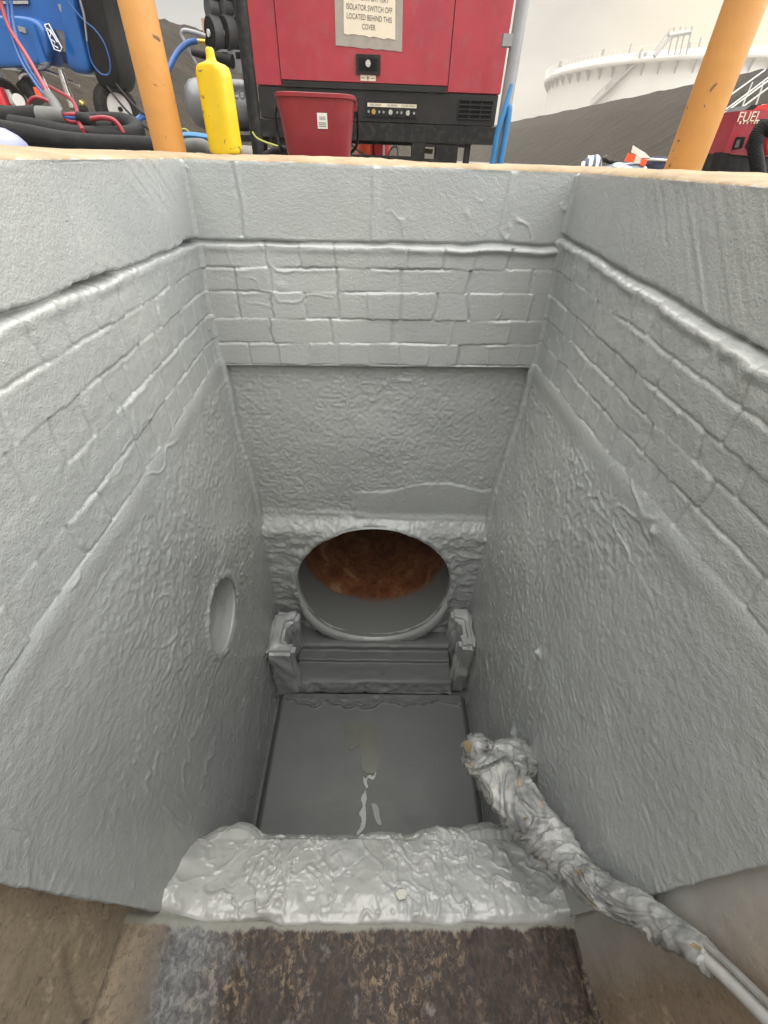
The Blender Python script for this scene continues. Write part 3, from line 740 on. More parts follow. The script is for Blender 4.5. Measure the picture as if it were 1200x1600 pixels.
# ---- rough thickly coated weir sill in front
def weir():
    prof = [(.146, -1.735), (.152, -1.712), (.160, -1.699), (.175, -1.694), (.22, -1.710), (.28, -1.750), (.34, -1.800), (.385, -1.842), (.405, -1.866), (.418, -1.89), (.424, -1.93), (.428, -2.05), (.43, -2.62)]
    pts = []
    for i in range(len(prof) - 1):
        a, b = prof[i], prof[i + 1]; L = math.hypot(b[0] - a[0], b[1] - a[1]); k = max(1, int(L / (.004 if i < 10 else .03)))
        for j in range(k): pts.append((a[0] + (b[0] - a[0]) * j / k, a[1] + (b[1] - a[1]) * j / k))
    pts.append(prof[-1]); P = np.array(pts); us = np.arange(-.645, .646, .004); U, V = np.meshgrid(us, np.arange(len(P))); V = V.astype(int)
    Y = P[V, 0].copy(); Z = P[V, 1].copy()
    top = sst(.155, .185, Y) * sst(-1.98, -1.90, Z)
    Yw = Y + fbm(U * 12, Y * 12, 700, 2) * .05; Uw = U + fbm(U * 10, Y * 10, 702, 2) * .06
    Uw = Uw + (fbm(U * 30, Y * 24, 703, 2) - .5) * .05; Yw = Yw + (fbm(U * 26, Y * 30, 704, 2) - .5) * .06
    Uw, Yw = Uw * .80 + Yw * .60, Yw * .80 - Uw * .60
    h = worms(Uw * 15, Yw * 10, 705, .045) * .011 + worms(Uw * 27 + 9, Yw * 19, 708, .05) * .009 * sst(.4, .6, fbm(U * 6, Y * 6, 709, 2)) + (fbm(U * 7, Y * 7, 710, 3) - .5) * .040 + (fbm(U * 45, Y * 45, 715, 2) - .5) * .006 - worms(Uw * 24 + 5, Yw * 16, 717, .022) * .006
    smooth_l = sst(-.40, -.50, U - (Y - .3) * .5)
    Z = Z + top * h * (1 - .45 * smooth_l)
    Y = Y + (P[V, 1] < -1.84) * (fbm(U * 6, U * 0, 720, 3) - .5) * .08 * top
    # ends sweep up into the walls
    Z = Z + top * (.05 * sst(-.50, -.61, U) + .05 * sst(.50, .62, U)) * sst(.46, .30, Y) * (.4 + 1.2 * fbm(Y * 14, U * 9, 735, 2))
    # ragged near edge
    near = np.exp(-((P[V, 0] - .150) / .02) ** 2); Y = Y + near * (fbm(U * 13, U * 0, 730, 3) - .5) * .030 - near * .006 + near * .012 * sst(.3, -.5, U)
    o = link('weir_sill', np_mesh('weir_sill', np.stack([U, Y, Z], -1).reshape(-1, 3), grid_faces(len(us), len(P))), M['paint_thick'])
    tag(o, 'lumpy pale grey coated weir sill crossing the pit above the brown channel floor', 'sill')
    # bare spot and grit on the sill
    c = atZ(627, 1398, -1.705); bm = bmesh.new()
    bm.faces.new([bm.verts.new((c.x + (.017 + .002 * math.sin(k / 6 * 6.283)) * math.cos(k / 18 * 6.283), c.y + (.012 + .002 * math.sin(k / 9 * 6.283)) * math.sin(k / 18 * 6.283), c.z + .004 + .0)) for k in range(18)])
    r = bmesh.ops.extrude_face_region(bm, geom=bm.faces[:]); bmesh.ops.translate(bm, verts=[v for v in r['geom'] if isinstance(v, bmesh.types.BMVert)], vec=(0, 0, .006))
    bm_link('bare_patch', bm, simple('cream bare patch', (.50, .50, .43), .5), o, True)
weir()

# ---- unpainted channel on the near side
def channel():
    us = np.concatenate([np.arange(-.70, -.30, .006), np.arange(-.30, .70, .01)]); vs = np.concatenate([np.arange(-2.2, -.15, .05), np.arange(-.15, .20, .006)]); U, V = np.meshgrid(us, vs)
    Z = -1.705 + .16 * np.clip((-.42 - U) / .24, 0, 1.2) ** 2 + (fbm(U * 18, V * 9, 750, 3) - .5) * .010 + .05 * np.clip((U - .60) / .06, 0, 1) ** 2 - .03 * sst(.156, .178, V)
    Z -= .012 * np.exp(-((U - .612) / .008) ** 2)
    o = link('channel_floor', np_mesh('channel_floor', np.stack([U, V, Z], -1).reshape(-1, 3), grid_faces(len(us), len(vs))), M['chfloor']); tag(o, 'stained dark brown concrete floor of the open channel', kind='structure')
    for s in (-1, 1):
        vs = np.arange(-2.2, .19, .012); zz = np.arange(.0, -1.76, -.012); V, Z = np.meshgrid(vs, zz)
        X = s * (np.where(V * 0 + s < 0, .652, .614) + (fbm(V * 8, Z * 8, 770 + s, 3) - .5) * .008)
        if s > 0: X = X + .05 * sst(.12, -.35, V) * sst(-1.0, -1.6, Z)
        if s < 0:                                     # a crack running down the corner
            ck = V - (.085 - .16 * (-1.30 - Z) / .35 * -1 * -1); X = X - .012 * np.exp(-(ck / .008) ** 2) * sst(-1.28, -1.36, Z) * 1.0
        o = link('channel_wall', np_mesh('channel_wall', np.stack([X, V, Z], -1).reshape(-1, 3), grid_faces(len(vs), len(zz), s < 0)), M['chwall_l'] if s < 0 else M['chwall_r'])
        tag(o, 'bare tan concrete channel wall below the edge of the thick grey coat' if s < 0 else 'bare brown concrete channel wall behind the thin end of the lance', 'wall')
    bm = bmesh.new(); add_box(bm, -.9, .9, -.95, -.62, -1.9, 0); o = bm_link('light_blocking_wall', bm, M['chwall_l'], None, True, .01); tag(o, 'unseen concrete wall added behind the viewer to block sky light', 'wall')  # unseen box added across the channel to cut sky light on the floor
channel()

# ---- tape wrapped lance lying over the sill
def lance():
    root = empty('wrapped_lance', at(900, 1372, .21), 'long pole bundled in crumpled grey tape, lying over the pale sill', 'pole')
    path = [Vector((.598, -.55, -.25)), Vector((.590, -.25, -.60)), atX(1203, 1592, .583), atX(1090, 1483, .572), atX(1010, 1432, .560), atX(955, 1402, .550), atX(905, 1368, .535), atX(862, 1322, .508), atX(825, 1276, .475), atX(795, 1240, .445), atX(775, 1212, .420)]
    P = catmull(path, 22); n = len(P)
    for _ in range(60): P = [P[0]] + [(P[i - 1] + P[i] * 2 + P[i + 1]) / 4 for i in range(1, n - 1)] + [P[-1]]
    def crump(t, a):
        tw = a + t * 12 + .8 * np.sin(t * 17); c, d = np.cos(tw), np.sin(tw)      # folds run along the pole with a slow twist
        f = .97 + (fbm(c * 1.1 + t * 3 + 30, d * 1.1 + t * 13, 800, 3) - .5) * .72
        n1 = vn(c * 1.6 + 50 + t * 4, d * 1.6 + t * 15, 812); f = f + .15 * np.exp(-((n1 - .5) / .06) ** 2) - .10 * np.exp(-((n1 - .64) / .05) ** 2)
        n2 = fbm(c * 2.4 + 70, d * 2.4 + t * 24, 815, 2); f = f + .09 * np.exp(-((n2 - .5) / .04) ** 2)
        ph = t * 16 + 1.4 * vn(t * 9.0 + c * .5, d * .5 + 2.2, 830) + .35 * c; fr = ph - np.floor(ph)
        return f + .10 * fr * (1 - sst(.90, 1.0, fr))
    def wrap(nm, path_, radf, t0, t1, ph0=0.0, seg=112):
        L = [path_[0]]; d_ = [0.0]
        for q in path_[1:]: d_.append(d_[-1] + (q - L[-1]).length); L.append(q)
        d_ = np.array(d_); k = max(24, int(d_[-1] / .0035)); A_ = np.array([tuple(q) for q in path_]); ss = np.linspace(0, d_[-1], k)
        Q = np.stack([np.interp(ss, d_, A_[:, m]) for m in range(3)], -1); T = np.gradient(Q, axis=0); T /= np.linalg.norm(T, axis=1)[:, None]
        u = np.cross(T[0], (0, 0, 1.0)); u /= np.linalg.norm(u); ang = np.linspace(0, 2 * np.pi, seg + 1)[:-1]; rows = []
        for m in range(k):
            u = u - T[m] * np.dot(u, T[m]); u /= np.linalg.norm(u); w_ = np.cross(T[m], u); t = m / (k - 1)
            r_ = radf(t) * crump(np.full(seg, t0 + (t1 - t0) * t), ang + ph0)
            rows.append(Q[m] + u * (np.cos(ang) * r_)[:, None] + w_ * (np.sin(ang) * r_)[:, None])
        co = np.array(rows).reshape(-1, 3); f = [(m * seg + x, m * seg + (x + 1) % seg, (m + 1) * seg + (x + 1) % seg, (m + 1) * seg + x) for m in range(k - 1) for x in range(seg)]
        co = np.concatenate([co, [Q[0], Q[-1]]]); n0 = len(co) - 2
        me = bpy.data.meshes.new(nm); me.from_pydata(co.tolist(), [], f + [(n0, (x + 1) % seg, x) for x in range(seg)] + [(n0 + 1, (k - 1) * seg + x, (k - 1) * seg + (x + 1) % seg) for x in range(seg)]); me.update()
        return link(nm, me, M['tape_grey'], root)
    def rad(t):
        return float(np.interp(t, [0, .24, .27, .34, .41, .46, .52, .58, .64, .70, .78, .86, 1], [.013, .013, .020, .026, .030, .028, .034, .042, .046, .052, .060, .066, .060]))
    cut = int(n * .285)
    bm = bmesh.new(); add_tube(bm, P[:cut + 1], .0140, 14); bm_link('bare_pole', bm, simple('pale dusty pole', (.40, .40, .385), .5, 0, .12, 20, bscale=60, bdist=.002), root)
    bm = bmesh.new(); add_tube(bm, [p + Vector((-.004, .012, .022)) for p in P[:cut + 1]], .0065, 10); bm_link('control_cable', bm, simple('grey cable', (.22, .22, .21), .5, 0, .2, 30), root)
    sub = P[cut - 2:]; wrap('tape_wrap', sub, lambda t: rad((cut - 2 + t * (n - cut + 1)) / n), cut / n, 1.0)
    head = [at(778, 1216, .51), at(762, 1196, .545), at(748, 1172, .585), at(741, 1156, .60)]
    wrap('wrapped_head', catmull(head, 12), lambda t: float(np.interp(t, [0, .2, .45, .7, .88, .96, 1], [.060, .068, .064, .055, .044, .030, .008])), .3, .62, 1.0)
    stub = [at(765, 1196, .55), at(785, 1190, .565), at(806, 1188, .58), at(818, 1196, .59)]
    wrap('wrapped_stub', catmull(stub, 12), lambda t: float(np.interp(t, [0, .3, .7, .9, .97, 1], [.05, .058, .062, .056, .036, .01])), .1, .36, 3.0)
    kn = [at(745, 1188, .57), at(732, 1193, .575), at(725, 1195, .575)]
    bm = bmesh.new(); add_tube(bm, catmull(kn, 8), lambda t: float(np.interp(t, [0, .6, .9, 1], [.02, .030, .030, .015])), 24, True, lambda t, a: 1 + .1 * math.sin(a * 5 + t * 9)); bm_link('wrapped_knob', bm, M['tape_grey'], root, True, 0, angle=30)
    kn = [at(808, 1182, .60), at(802, 1164, .63), at(800, 1155, .65)]
    bm = bmesh.new(); add_tube(bm, catmull(kn, 8), lambda t: float(np.interp(t, [0, .6, 1], [.014, .017, .012])), 20, True, lambda t, a: 1 + .25 * math.sin(a * 3 + t * 7)); bm_link('tape_end', bm, M['grey_tape'], root, True, 0, angle=30)
    # loose flaps and strips of tape
    def flap(name, pix, Y, mat, lift=.0):
        pts = [at(x, y, Y + k * .004) for k, (x, y) in enumerate(pix)]
        c = sum(pts, Vector()) / len(pts); d = (Vector(CAM) - c).normalized()
        bm = bmesh.new(); top = [bm.verts.new(p + d * (.010 + lift + rnd.uniform(-.004, .004))) for p in pts]; bot = [bm.verts.new(p + d * (.010 + lift) - d * .012) for p in pts]
        cv = bm.verts.new(c + d * (.020 + lift)); nn = len(pts)
        for i in range(nn):
            bm.faces.new((top[i], top[(i + 1) % nn], cv)); bm.faces.new((bot[i], bot[(i + 1) % nn], top[(i + 1) % nn], top[i]))
        return bm_link(name, bm, mat, root, False)
    flap('tape_strip', [(817, 1279), (824, 1276), (830, 1300), (833, 1314), (827, 1308), (819, 1298)], .345, M['tape_tan'], .03)
    flap('tape_strip', [(900, 1362), (908, 1356), (914, 1372), (910, 1379), (904, 1372)], .205, M['tape_tan'], .03)
    flap('tape_strip', [(1078, 1476), (1084, 1472), (1097, 1482), (1093, 1486)], .05, M['tape_tan'], .016)
    flap('tape_strip', [(724, 1160), (732, 1156), (738, 1166), (735, 1178), (727, 1174)], .575, M['tape_tan'], .045)
lance()

# ================================================================== GROUND LEVEL
def gz(x, y):
    return -.03 + .115 * float(sst(2.3, 3.9, y)) * float(sst(-.55, -1.7, x))
def ground():
    xs = np.arange(-7, 7.01, .1); ys = np.arange(-3, 9.01, .1); U, V = np.meshgrid(xs, ys)
    Z = -.03 + .115 * sst(2.3, 3.9, V) * sst(-.55, -1.7, U) * sst(-6.9, -5, U) * sst(9, 7, V) + (fbm(U * 3, V * 3, 900, 3) - .5) * .02 * sst(7, 6, np.abs(U)) * sst(9, 8, V)
    f = grid_faces(len(xs), len(ys)); c = np.stack([U, V], -1).reshape(-1, 2)[f].mean(1)
    keep = ~((np.abs(c[:, 0]) < .90) & (c[:, 1] < 1.92))
    co = np.stack([U, V, Z], -1).reshape(-1, 3); f = f[keep]
    n0 = len(co); B = 150
    ring = [(-7, -3), (7, -3), (7, 9), (-7, 9)]; out = [(-B, -B), (B, -B), (B, B), (-B, B)]
    co = np.concatenate([co, [(x, y, -.03) for x, y in ring], [(x, y, -.03) for x, y in out]])
    f = np.concatenate([f, [(n0 + 4 + i, n0 + 4 + (i + 1) % 4, n0 + (i + 1) % 4, n0 + i) for i in range(4)]])
    tag(link('ground', np_mesh('ground', co, f), M['ground']), 'gravelly grey brown ground round the pit', kind='structure')
ground()

def bank(name, crest, side, h, w, lab):
    """earth bund: crest polyline (x, y), falling w metres on the given side"""
    C_ = [Vector((x, y, 0)) for x, y in crest]; P = catmull(C_, 40); rows = []
    prof = [(-w * 1.1, -.06), (-.55, h * .96), (-.2, h), (.25, h), (.6, h * .93), (w * .35, h * .72), (w * .7, h * .30), (w * .92, h * .06), (w, -.05)]
    cs = []
    for i in range(len(prof) - 1):
        for k in range(8): cs.append((prof[i][0] + (prof[i + 1][0] - prof[i][0]) * k / 8, prof[i][1] + (prof[i + 1][1] - prof[i][1]) * k / 8))
    cs.append(prof[-1])
    for i, p in enumerate(P):
        t = (P[min(i + 1, len(P) - 1)] - P[max(i - 1, 0)]).normalized(); nrm_ = Vector((t.y, -t.x, 0)) * side
        row = []
        for (b, z) in cs:
            q = p + nrm_ * b; s = i * .35
            z2 = z + float(fbm(np.array(s * 1.3), np.array(b * .35), 920, 2) - .5) * .06 * min(1, max(0, z + .06) / .4)
            row.append((q.x, q.y, z2))
        rows.append(row)
    co = np.array(rows); nv, nu = co.shape[:2]
    o = link(name, np_mesh(name, co.reshape(-1, 3), grid_faces(nu, nv, side > 0)), M['berm']); tag(o, lab, kind='structure')
bank('embankment', [(14.4, 6), (13.6, 14), (12.9, 20), (12.2, 32.5), (11.0, 50), (9.5, 72)], -1, 2.62, 5.2, 'tall grey brown earth embankment in front of the white tank')
bank('embankment', [(-13, 6.5), (-9.5, 12), (-6.9, 15.7), (-5.3, 18), (-3, 23), (0, 33), (4, 52), (9, 72)], 1, 2.62, 4.2, 'dark earth embankment behind the blue sprayer')

# ---- storage tank beyond the embankment
def tank():
    D_, R_ = 96.0, 20.0; az = R(27.6); cx, cy = D_ * math.sin(az), D_ * math.cos(az); H = 10.15
    root = empty('storage_tank', (cx, cy, -.03), 'huge white cylindrical storage tank behind the embankment', 'tank')
    lathe('shell', M['tank_white'], root, (cx, cy, -.03), [(R_, 0), (R_, H - .9)], 160)
    lathe('wind_girder', M['tank_white'], root, (cx, cy, H - .95), [(R_ + .02, 0), (R_ + .75, .05), (R_ + .85, .18), (R_ + .85, .34), (R_ + .05, .36)], 160)
    lathe('top_curb', M['tank_white'], root, (cx, cy, H - .6), [(R_ - .02, 0), (R_ + .02, 0), (R_ + .02, .58), (R_ - .02, .62)], 160)
    base = az + math.pi                        # direction from tank to the viewer
    def on(ang, r, z): a = math.pi / 2 - (base + ang); return Vector((cx + r * math.cos(a), cy + r * math.sin(a), z))
    for k in range(34):
        a = -1.5 + k * .09; bm = bmesh.new(); p = on(a, R_, H - .98); q = on(a, R_ + .8, H - .98); dn = on(a, R_, H - 1.9)
        t = (on(a + .01, R_, 0) - on(a, R_, 0)).normalized() * .06
        v = [bm.verts.new(x + s * t) for s in (-1, 1) for x in (p, q, dn)]
        bm.faces.new(v[:3]); bm.faces.new(v[3:][::-1])
        for i in range(3): bm.faces.new((v[i], v[i + 3], v[(i + 1) % 3 + 3], v[(i + 1) % 3]))
        bm_link('girder_bracket', bm, M['tank_grey'], root, False)
    # rail round the top, standing posts
    bm = bmesh.new()
    for k in range(90):
        a = -1.57 + k * 3.14 / 89; add_tube(bm, [on(a, R_ + .8, H - .7), on(a, R_ + .8, H + .42)], .018, 6)
    for zz in (H - .1, H + .4): add_tube(bm, [on(-1.57 + k * 3.14 / 120, R_ + .8, zz) for k in range(121)], .016, 6)
    bm_link('guard_rail', bm, M['white_rail'], root)
    # spiral stair on the shell (angle is measured so that + lies towards picture left)
    def px_ang(px, py): 
        d = at(px, py, 10); return math.atan2(d.x, d.y)
    def shell_ang(azm):                        # first hit of a horizontal ray with the shell
        dx, dy = math.sin(azm), math.cos(azm); b = dx * cx + dy * cy; c = cx * cx + cy * cy - R_ * R_; t = b - math.sqrt(max(0, b * b - c)); x, y = dx * t - cx, dy * t - cy
        return math.atan2(x, y) - base
    def el_z(azm, px, py):
        d = at(px, py, 10); e = (d.z - .02) / math.hypot(d.x, d.y); dx, dy = math.sin(azm), math.cos(azm); b = dx * cx + dy * cy; c = cx * cx + cy * cy - R_ * R_; return .02 + e * (b - math.sqrt(max(0, b * b - c)))
    S = []
    for px, py in ((925, 170), (948, 148), (958, 138), (978, 118), (998, 98), (1003, 92)):
        a = px_ang(px, py); S.append((shell_ang(a), el_z(a, px, py)))
    bm = bmesh.new(); pts = []
    for i in range(len(S) - 1):
        for k in range(8): pts.append((S[i][0] + (S[i + 1][0] - S[i][0]) * k / 8, S[i][1] + (S[i + 1][1] - S[i][1]) * k / 8))
    pts.append(S[-1])
    for r_ in (R_ + .55,):
        add_tube(bm, [on(a, r_, z) for a, z in pts], .13, 6); add_tube(bm, [on(a, r_, z + .8) for a, z in pts], .035, 6)
    for a, z in pts: add_tube(bm, [on(a, R_ + .55, z), on(a, R_ + .55, z + .8)], .03, 5); add_tube(bm, [on(a, R_ + .1, z), on(a, R_ + .6, z)], .10, 5)
    bm_link('spiral_stair', bm, M['tank_grey'], root)
    # gauging platform on the rim
    c0 = shell_ang(px_ang(1060, 60)); bm = bmesh.new()
    def rp(px, py, Y=76 * math.cos(az)): return at(px, py, 66.0)
    for px in (1050, 1060, 1068, 1078): add_tube(bm, [rp(px - 6, 86), rp(px + 4, 42 + rnd.uniform(-3, 2))], .09, 6)
    bm_link('platform_post', bm, M['tank_grey'], root)
    bm = bmesh.new(); a, b = rp(1044, 56), rp(1078, 50); add_tube(bm, [a, b], .24, 6); add_tube(bm, [rp(1046, 51), rp(1077, 47)], .08, 6); bm_link('gauging_platform', bm, M['tank_grey'], root)
    bm = bmesh.new(); add_tube(bm, [rp(1022, 88), rp(1050, 54)], .22, 6); add_tube(bm, [rp(1022, 80), rp(1048, 44)], .07, 6); bm_link('platform_stair', bm, M['tank_grey'], root)
    for px, py, h in ((942, 86, 9), (983, 84, 16), (1092, 74, 16), (875, 104, 8), (1077, 76, 10), (1008, 88, 6)):
        bm = bmesh.new(); add_tube(bm, [rp(px, py), rp(px + h * .25, py - h)], .10 if h > 9 else .2, 6); bm_link('rim_fitting', bm, M['tank_grey'], root)
tank()

# ---- stair up the bank with white rails
def bank_stair():
    Y0 = 17.5; root = empty('bank_stair', (9.2, Y0, 0), 'stair with white tube handrails climbing the embankment by the red machine', 'stair')
    def rp(px, py, Y): return at(px, py, Y)
    for nm, a, b, Y in (('handrail', (1085, 224), (1206, 133), 16.4), ('handrail', (1098, 202), (1206, 122), 16.4), ('handrail', (1100, 197), (1206, 117), 17.8), ('handrail', (1112, 170), (1196, 109), 17.8)):
        p, q = rp(*a, Y), rp(*b, Y); q2 = q + (q - p) * .12 + Vector((0, 0, -.03)); bm = bmesh.new(); add_tube(bm, [p, q], .022, 8); bm_link('handrail', bm, M['white_rail'], root)
    for (a, b, Y) in (((1152, 186), (1167, 148), 16.4), ((1181, 164), (1194, 126), 16.4), ((1160, 166), (1176, 128), 17.8), ((1120, 208), (1131, 175), 16.4)):
        bm = bmesh.new(); add_tube(bm, [rp(*a, Y), rp(*b, Y)], .02, 8); bm_link('rail_post', bm, M['white_rail'], root)
    for k in range(9):
        t = k / 8; c = rp(1100, 238, 16.6).lerp(rp(1204, 160, 16.6), t); bm = bmesh.new(); add_box(bm, c.x - .16, c.x + .16, 16.4, 17.8, c.z - .03, c.z + .02); bm_link('tread', bm, M['grey_plate'], root, True, .006)
bank_stair()

# ---- orange guard posts
def posts():
    root = empty('guard_post', (0, 0, 0), 'x', 'post', 'orange guard posts on the coping')
    prof = [(.0495, 0), (.0505, .002), (.0500, .3), (.0500, 1.10), (.047, 1.125), (.036, 1.145), (.018, 1.155)]
    lathe('tube', M['post_orange'], root, (0, 0, 0), prof, 48)
    root.location = (-.712, 1.86, .012); root['label'] = 'scuffed orange guard post beside the yellow bottle'
    c = copy_tree(root); c.location = (.905, 1.625, .005); c['label'] = 'orange guard post beside the red machine, in front of the white tank'; c.rotation_euler = (0, 0, R(130))
posts()

# ---- yellow oil bottle
def bottle():
    x, y, z = -.532, 1.885, .014; root = empty('plastic_bottle', (x, y, z), 'bright yellow flat plastic bottle standing on the coping', 'bottle')
    prof = [(.045, 0), (.0505, .004), (.053, .012), (.0530, .10), (.0525, .180), (.0515, .194), (.047, .205), (.037, .2115), (.024, .215), (.0155, .219), (.0135, .226), (.0125, .240), (.0118, .244), (.008, .247)]
    bm = bmesh.new(); seg = 48; rings = []
    for r, h in prof:
        k = max(0, min(1, (r - .014) / .038)); e = 2 + 3.0 * k; sx, sy = r, r * (.60 + .40 * (1 - k)); ring = []
        for i in range(seg):
            a = 2 * math.pi * i / seg; cx, cy = math.cos(a), math.sin(a); d = (abs(cx) ** e + abs(cy) ** e) ** (1 / e); px, py = cx / d * sx, cy / d * sy
            rz = R(-24); ring.append(bm.verts.new((x + px * math.cos(rz) - py * math.sin(rz), y + px * math.sin(rz) + py * math.cos(rz), z + h)))
        rings.append(ring)
    for i in range(len(rings) - 1):
        for k in range(seg): bm.faces.new((rings[i][k], rings[i][(k + 1) % seg], rings[i + 1][(k + 1) % seg], rings[i + 1][k]))
    bm.faces.new(rings[0][::-1]); bm.faces.new(rings[-1]); bm_link('bottle_body', bm, M['yellow_plastic'], root, True, 0, angle=60)
bottle()

# ---- red bucket
def bucket():
    x, y, z = -.262, 2.32, -.03; root = empty('bucket', (x, y, z), 'dark red plastic bucket with a white price sticker', 'bucket')
    W = 1.0
    prof = [(.118, 0), (.121, .004), (.146, .205), (.147, .212), (.155, .2135), (.1555, .224), (.150, .226), (.146, .222), (.120, .012), (.05, .010)]
    lathe('pail', M['red_bucket'], root, (x, y, z), prof, 72, (5, 1, 1), R(2))
    bm = bmesh.new(); fx, fy = x + .032, y - .1435
    vs = [(-.020, .132, -.0085), (.020, .132, -.0085), (.021, .178, -.0132), (-.019, .178, -.0132)]
    rot = lambda dx, dz: Vector((fx + dx, y - (.1225 + .118 * (dz / 1.0)) - .002, z + dz))
    st = prism('price_sticker', M['white_plastic'], root, [rot(-.019, .128), rot(.019, .128), rot(.019, .172), rot(-.019, .172)], (0, .0015, 0), 0)
    st['label'] = 'white sticker with a barcode'
    bm = bmesh.new()
    for k in range(9):
        a = rot(-.010 + k * .0026, .153); b = rot(-.010 + k * .0026 + (.0007 if k % 3 else .0014), .167); add_box(bm, a.x, b.x, a.y - .0012, a.y - .0002, a.z, b.z)
    for k in range(3):
        a = rot(-.014, .134 + k * .005); add_box(bm, a.x, a.x + .028, a.y - .0012, a.y - .0002, a.z, a.z + .0016)
    bm_link('barcode', bm, M['ink'], st, False)
    for s in (-1, 1): box('handle_ear', M['red_bucket'], root, x + s * .150 - .008, x + s * .150 + .008, y - .016, y + .016, z + .188, z + .214, .004)
    pts = [(x - .156, y - .005, z + .205), (x - .168, y - .02, z + .17), (x - .165, y - .03, z + .11), (x - .148, y - .06, z + .065), (x - .10, y + .13, z + .045), (x + .05, y + .155, z + .04), (x + .145, y + .10, z + .08), (x + .160, y + .02, z + .16), (x + .156, y, z + .205)]
    pts[4] = (x - .135, y + .10, z + .05)
    tube('carry_handle', M['rubber'], root, pts, .006, 10, 10)
bucket()

# ---- red generator on a black skid
def generator():
    Y = 3.45; root = empty('generator', (-.02, Y + .5, -.03), 'large red generator on a black steel skid behind the bucket', 'generator')
    x0, x1 = -.735, .684; xl, xr = -.585, .371
    box('canopy', M['red_panel'], root, x0 + .004, x1 - .004, Y + .012, Y + 1.05, .32, 1.30, .012)
    p = box('side_panel', M['red_panel'], root, x0, xl - .006, Y - .006, Y + .04, .323, 1.27, .006)
    box('side_panel', M['red_panel'], root, xr + .005, x1, Y - .006, Y + .04, .323, 1.27, .006)
    d = box('service_door', M['red_panel'], root, xl, xr - .002, Y - .014, Y + .03, .347, 1.25, .006)
    # plinth with louvred vents
    pl = box('plinth', M['black_plinth'], root, x0 + .005, x1 - .008, Y - .002, Y + 1.04, .184, .316, .006)
    def vent(a, b, z0, z1, nc, nr):
        bm = bmesh.new(); w = (b - a) / nc; h = (z1 - z0) / nr
        for i in range(nc):
            for j in range(nr): add_box(bm, a + i * w + .004, a + (i + 1) * w - .004, Y - .0045, Y + .004, z0 + j * h + .004, z0 + (j + 1) * h - .004)
        bm_link('vent_openings', bm, M['black_void'], pl, False)
        bm = bmesh.new()
        for i in range(nc + 1): add_box(bm, a + i * w - .0025, a + i * w + .0025, Y - .010, Y - .003, z0, z1)
        for j in range(nr + 1): add_box(bm, a, b, Y - .012, Y - .0035, z0 + j * h - .0025, z0 + j * h + .0025)
        bm_link('vent_grille', bm, M['black_plinth'], pl, False)
    vent(-.50, -.155, .212, .290, 5, 3); vent(.450, .650, .212, .292, 3, 4)
    box('hinge_strip', M['black_plinth'], root, xl + .005, xr - .01, Y - .012, Y, .318, .343, .004)
    # drain gauge strip
    g = box('drain_panel', M['black_steel'], root, -.098, .205, Y - .010, Y, .205, .268, .003)
    box('drain_label', M['paper'], g, -.092, .198, Y - .0125, Y - .0105, .248, .264, 0)
    for xx, t in ((-.045, 'FUEL DRAIN'), (.055, 'OIL DRAIN'), (.150, 'WATER DRAIN')): text('drain_lettering', t, M['ink'], g, (xx, Y - .0132, .256), .013, .95)
    for k, xx in enumerate((-.085, -.055, -.022, .004, .045, .085, .110, .148, .185)):
        big = k in (1, 4, 7); cyl('drain_plug', M['brass'] if k == 1 else (M['chrome'] if big else M['grey_plate']), g, (xx, Y - .010, .226), (xx, Y - .022, .226), .012 if big else .0065, 14, .002)
    # latch, sticker, notice
    la = box('door_latch', M['black_steel'], d, -.157, -.020, Y - .026, Y - .0145, .380, .456, .018, 3)
    box('latch_recess', M['black_void'], la, -.140, -.037, Y - .028, Y - .0265, .394, .442, 0)
    cyl('lock_button', M['chrome'], la, (-.088, Y - .028, .420), (-.088, Y - .040, .420), .0145, 18, .004)
    st = box('arrow_sticker', M['paper'], d, -.132, -.045, Y - .0165, Y - .0145, .353, .377, 0)
    bm = bmesh.new(); add_box(bm, -.126, -.108, Y - .0185, Y - .017, .3635, .366)
    add_box(bm, -.098, -.082, Y - .0185, Y - .017, .3635, .3665); add_box(bm, -.0915, -.0885, Y - .0185, Y - .017, .357, .373); add_box(bm, -.071, -.053, Y - .0185, Y - .017, .3635, .3655); bm_link('arrow_marks', bm, M['ink'], st, False)
    rng = random.Random(3)
    def ragged(x0_, x1_, z0_, z1_, a):
        pts = []
        for k in range(14): pts.append(Vector((x0_ + (x1_ - x0_) * k / 14, 0, z0_ + rng.uniform(-a, a) - .014 * k / 14)))
        pts += [Vector((x1_, 0, z0_ - .014)), Vector((x1_ - .012, 0, z1_)), Vector((x0_ + .004, 0, z1_))]; return pts
    tp = prism('notice_tape', M['duct_tape'], d, [Vector((p.x, Y - .0165, p.z)) for p in ragged(-.268, .100, .486, .86, .002)], (0, .0015, 0), 0)
    pp = prism('notice_paper', M['paper'], d, [Vector((p.x, Y - .0185, p.z)) for p in ragged(-.221, .060, .530, .80, .0035)], (0, .0015, 0), 0)
    tl = .0
    for t, zz, w in (('USE TURN BATTERY', .657, 1), ('ISOLATOR SWITCH OFF', .6225, 1), ('LOCATED BEHIND THIS', .5895, 1), ('COVER', .5565, 1)):
        o = text('notice_lettering', t, M['ink'], pp, (-.083 + (.0 if t != 'COVER' else -.003), Y - .0192, zz), .0285, .80, rot=(math.pi / 2, R(2.4), 0))
    # skid: beam, fork pockets, legs, bottom rail
    box('skid_beam', M['black_steel'], root, x0 - .02, x1 + .01, Y - .03, Y + .10, .098, .178, .004)
    box('skid_beam', M['black_steel'], root, x0 - .02, x1 + .01, Y + .95, Y + 1.06, .098, .178, .004)
    box('skid_rail', M['black_steel'], root, -.33, .20, Y - .03, Y + .05, -.03, .030, .004)
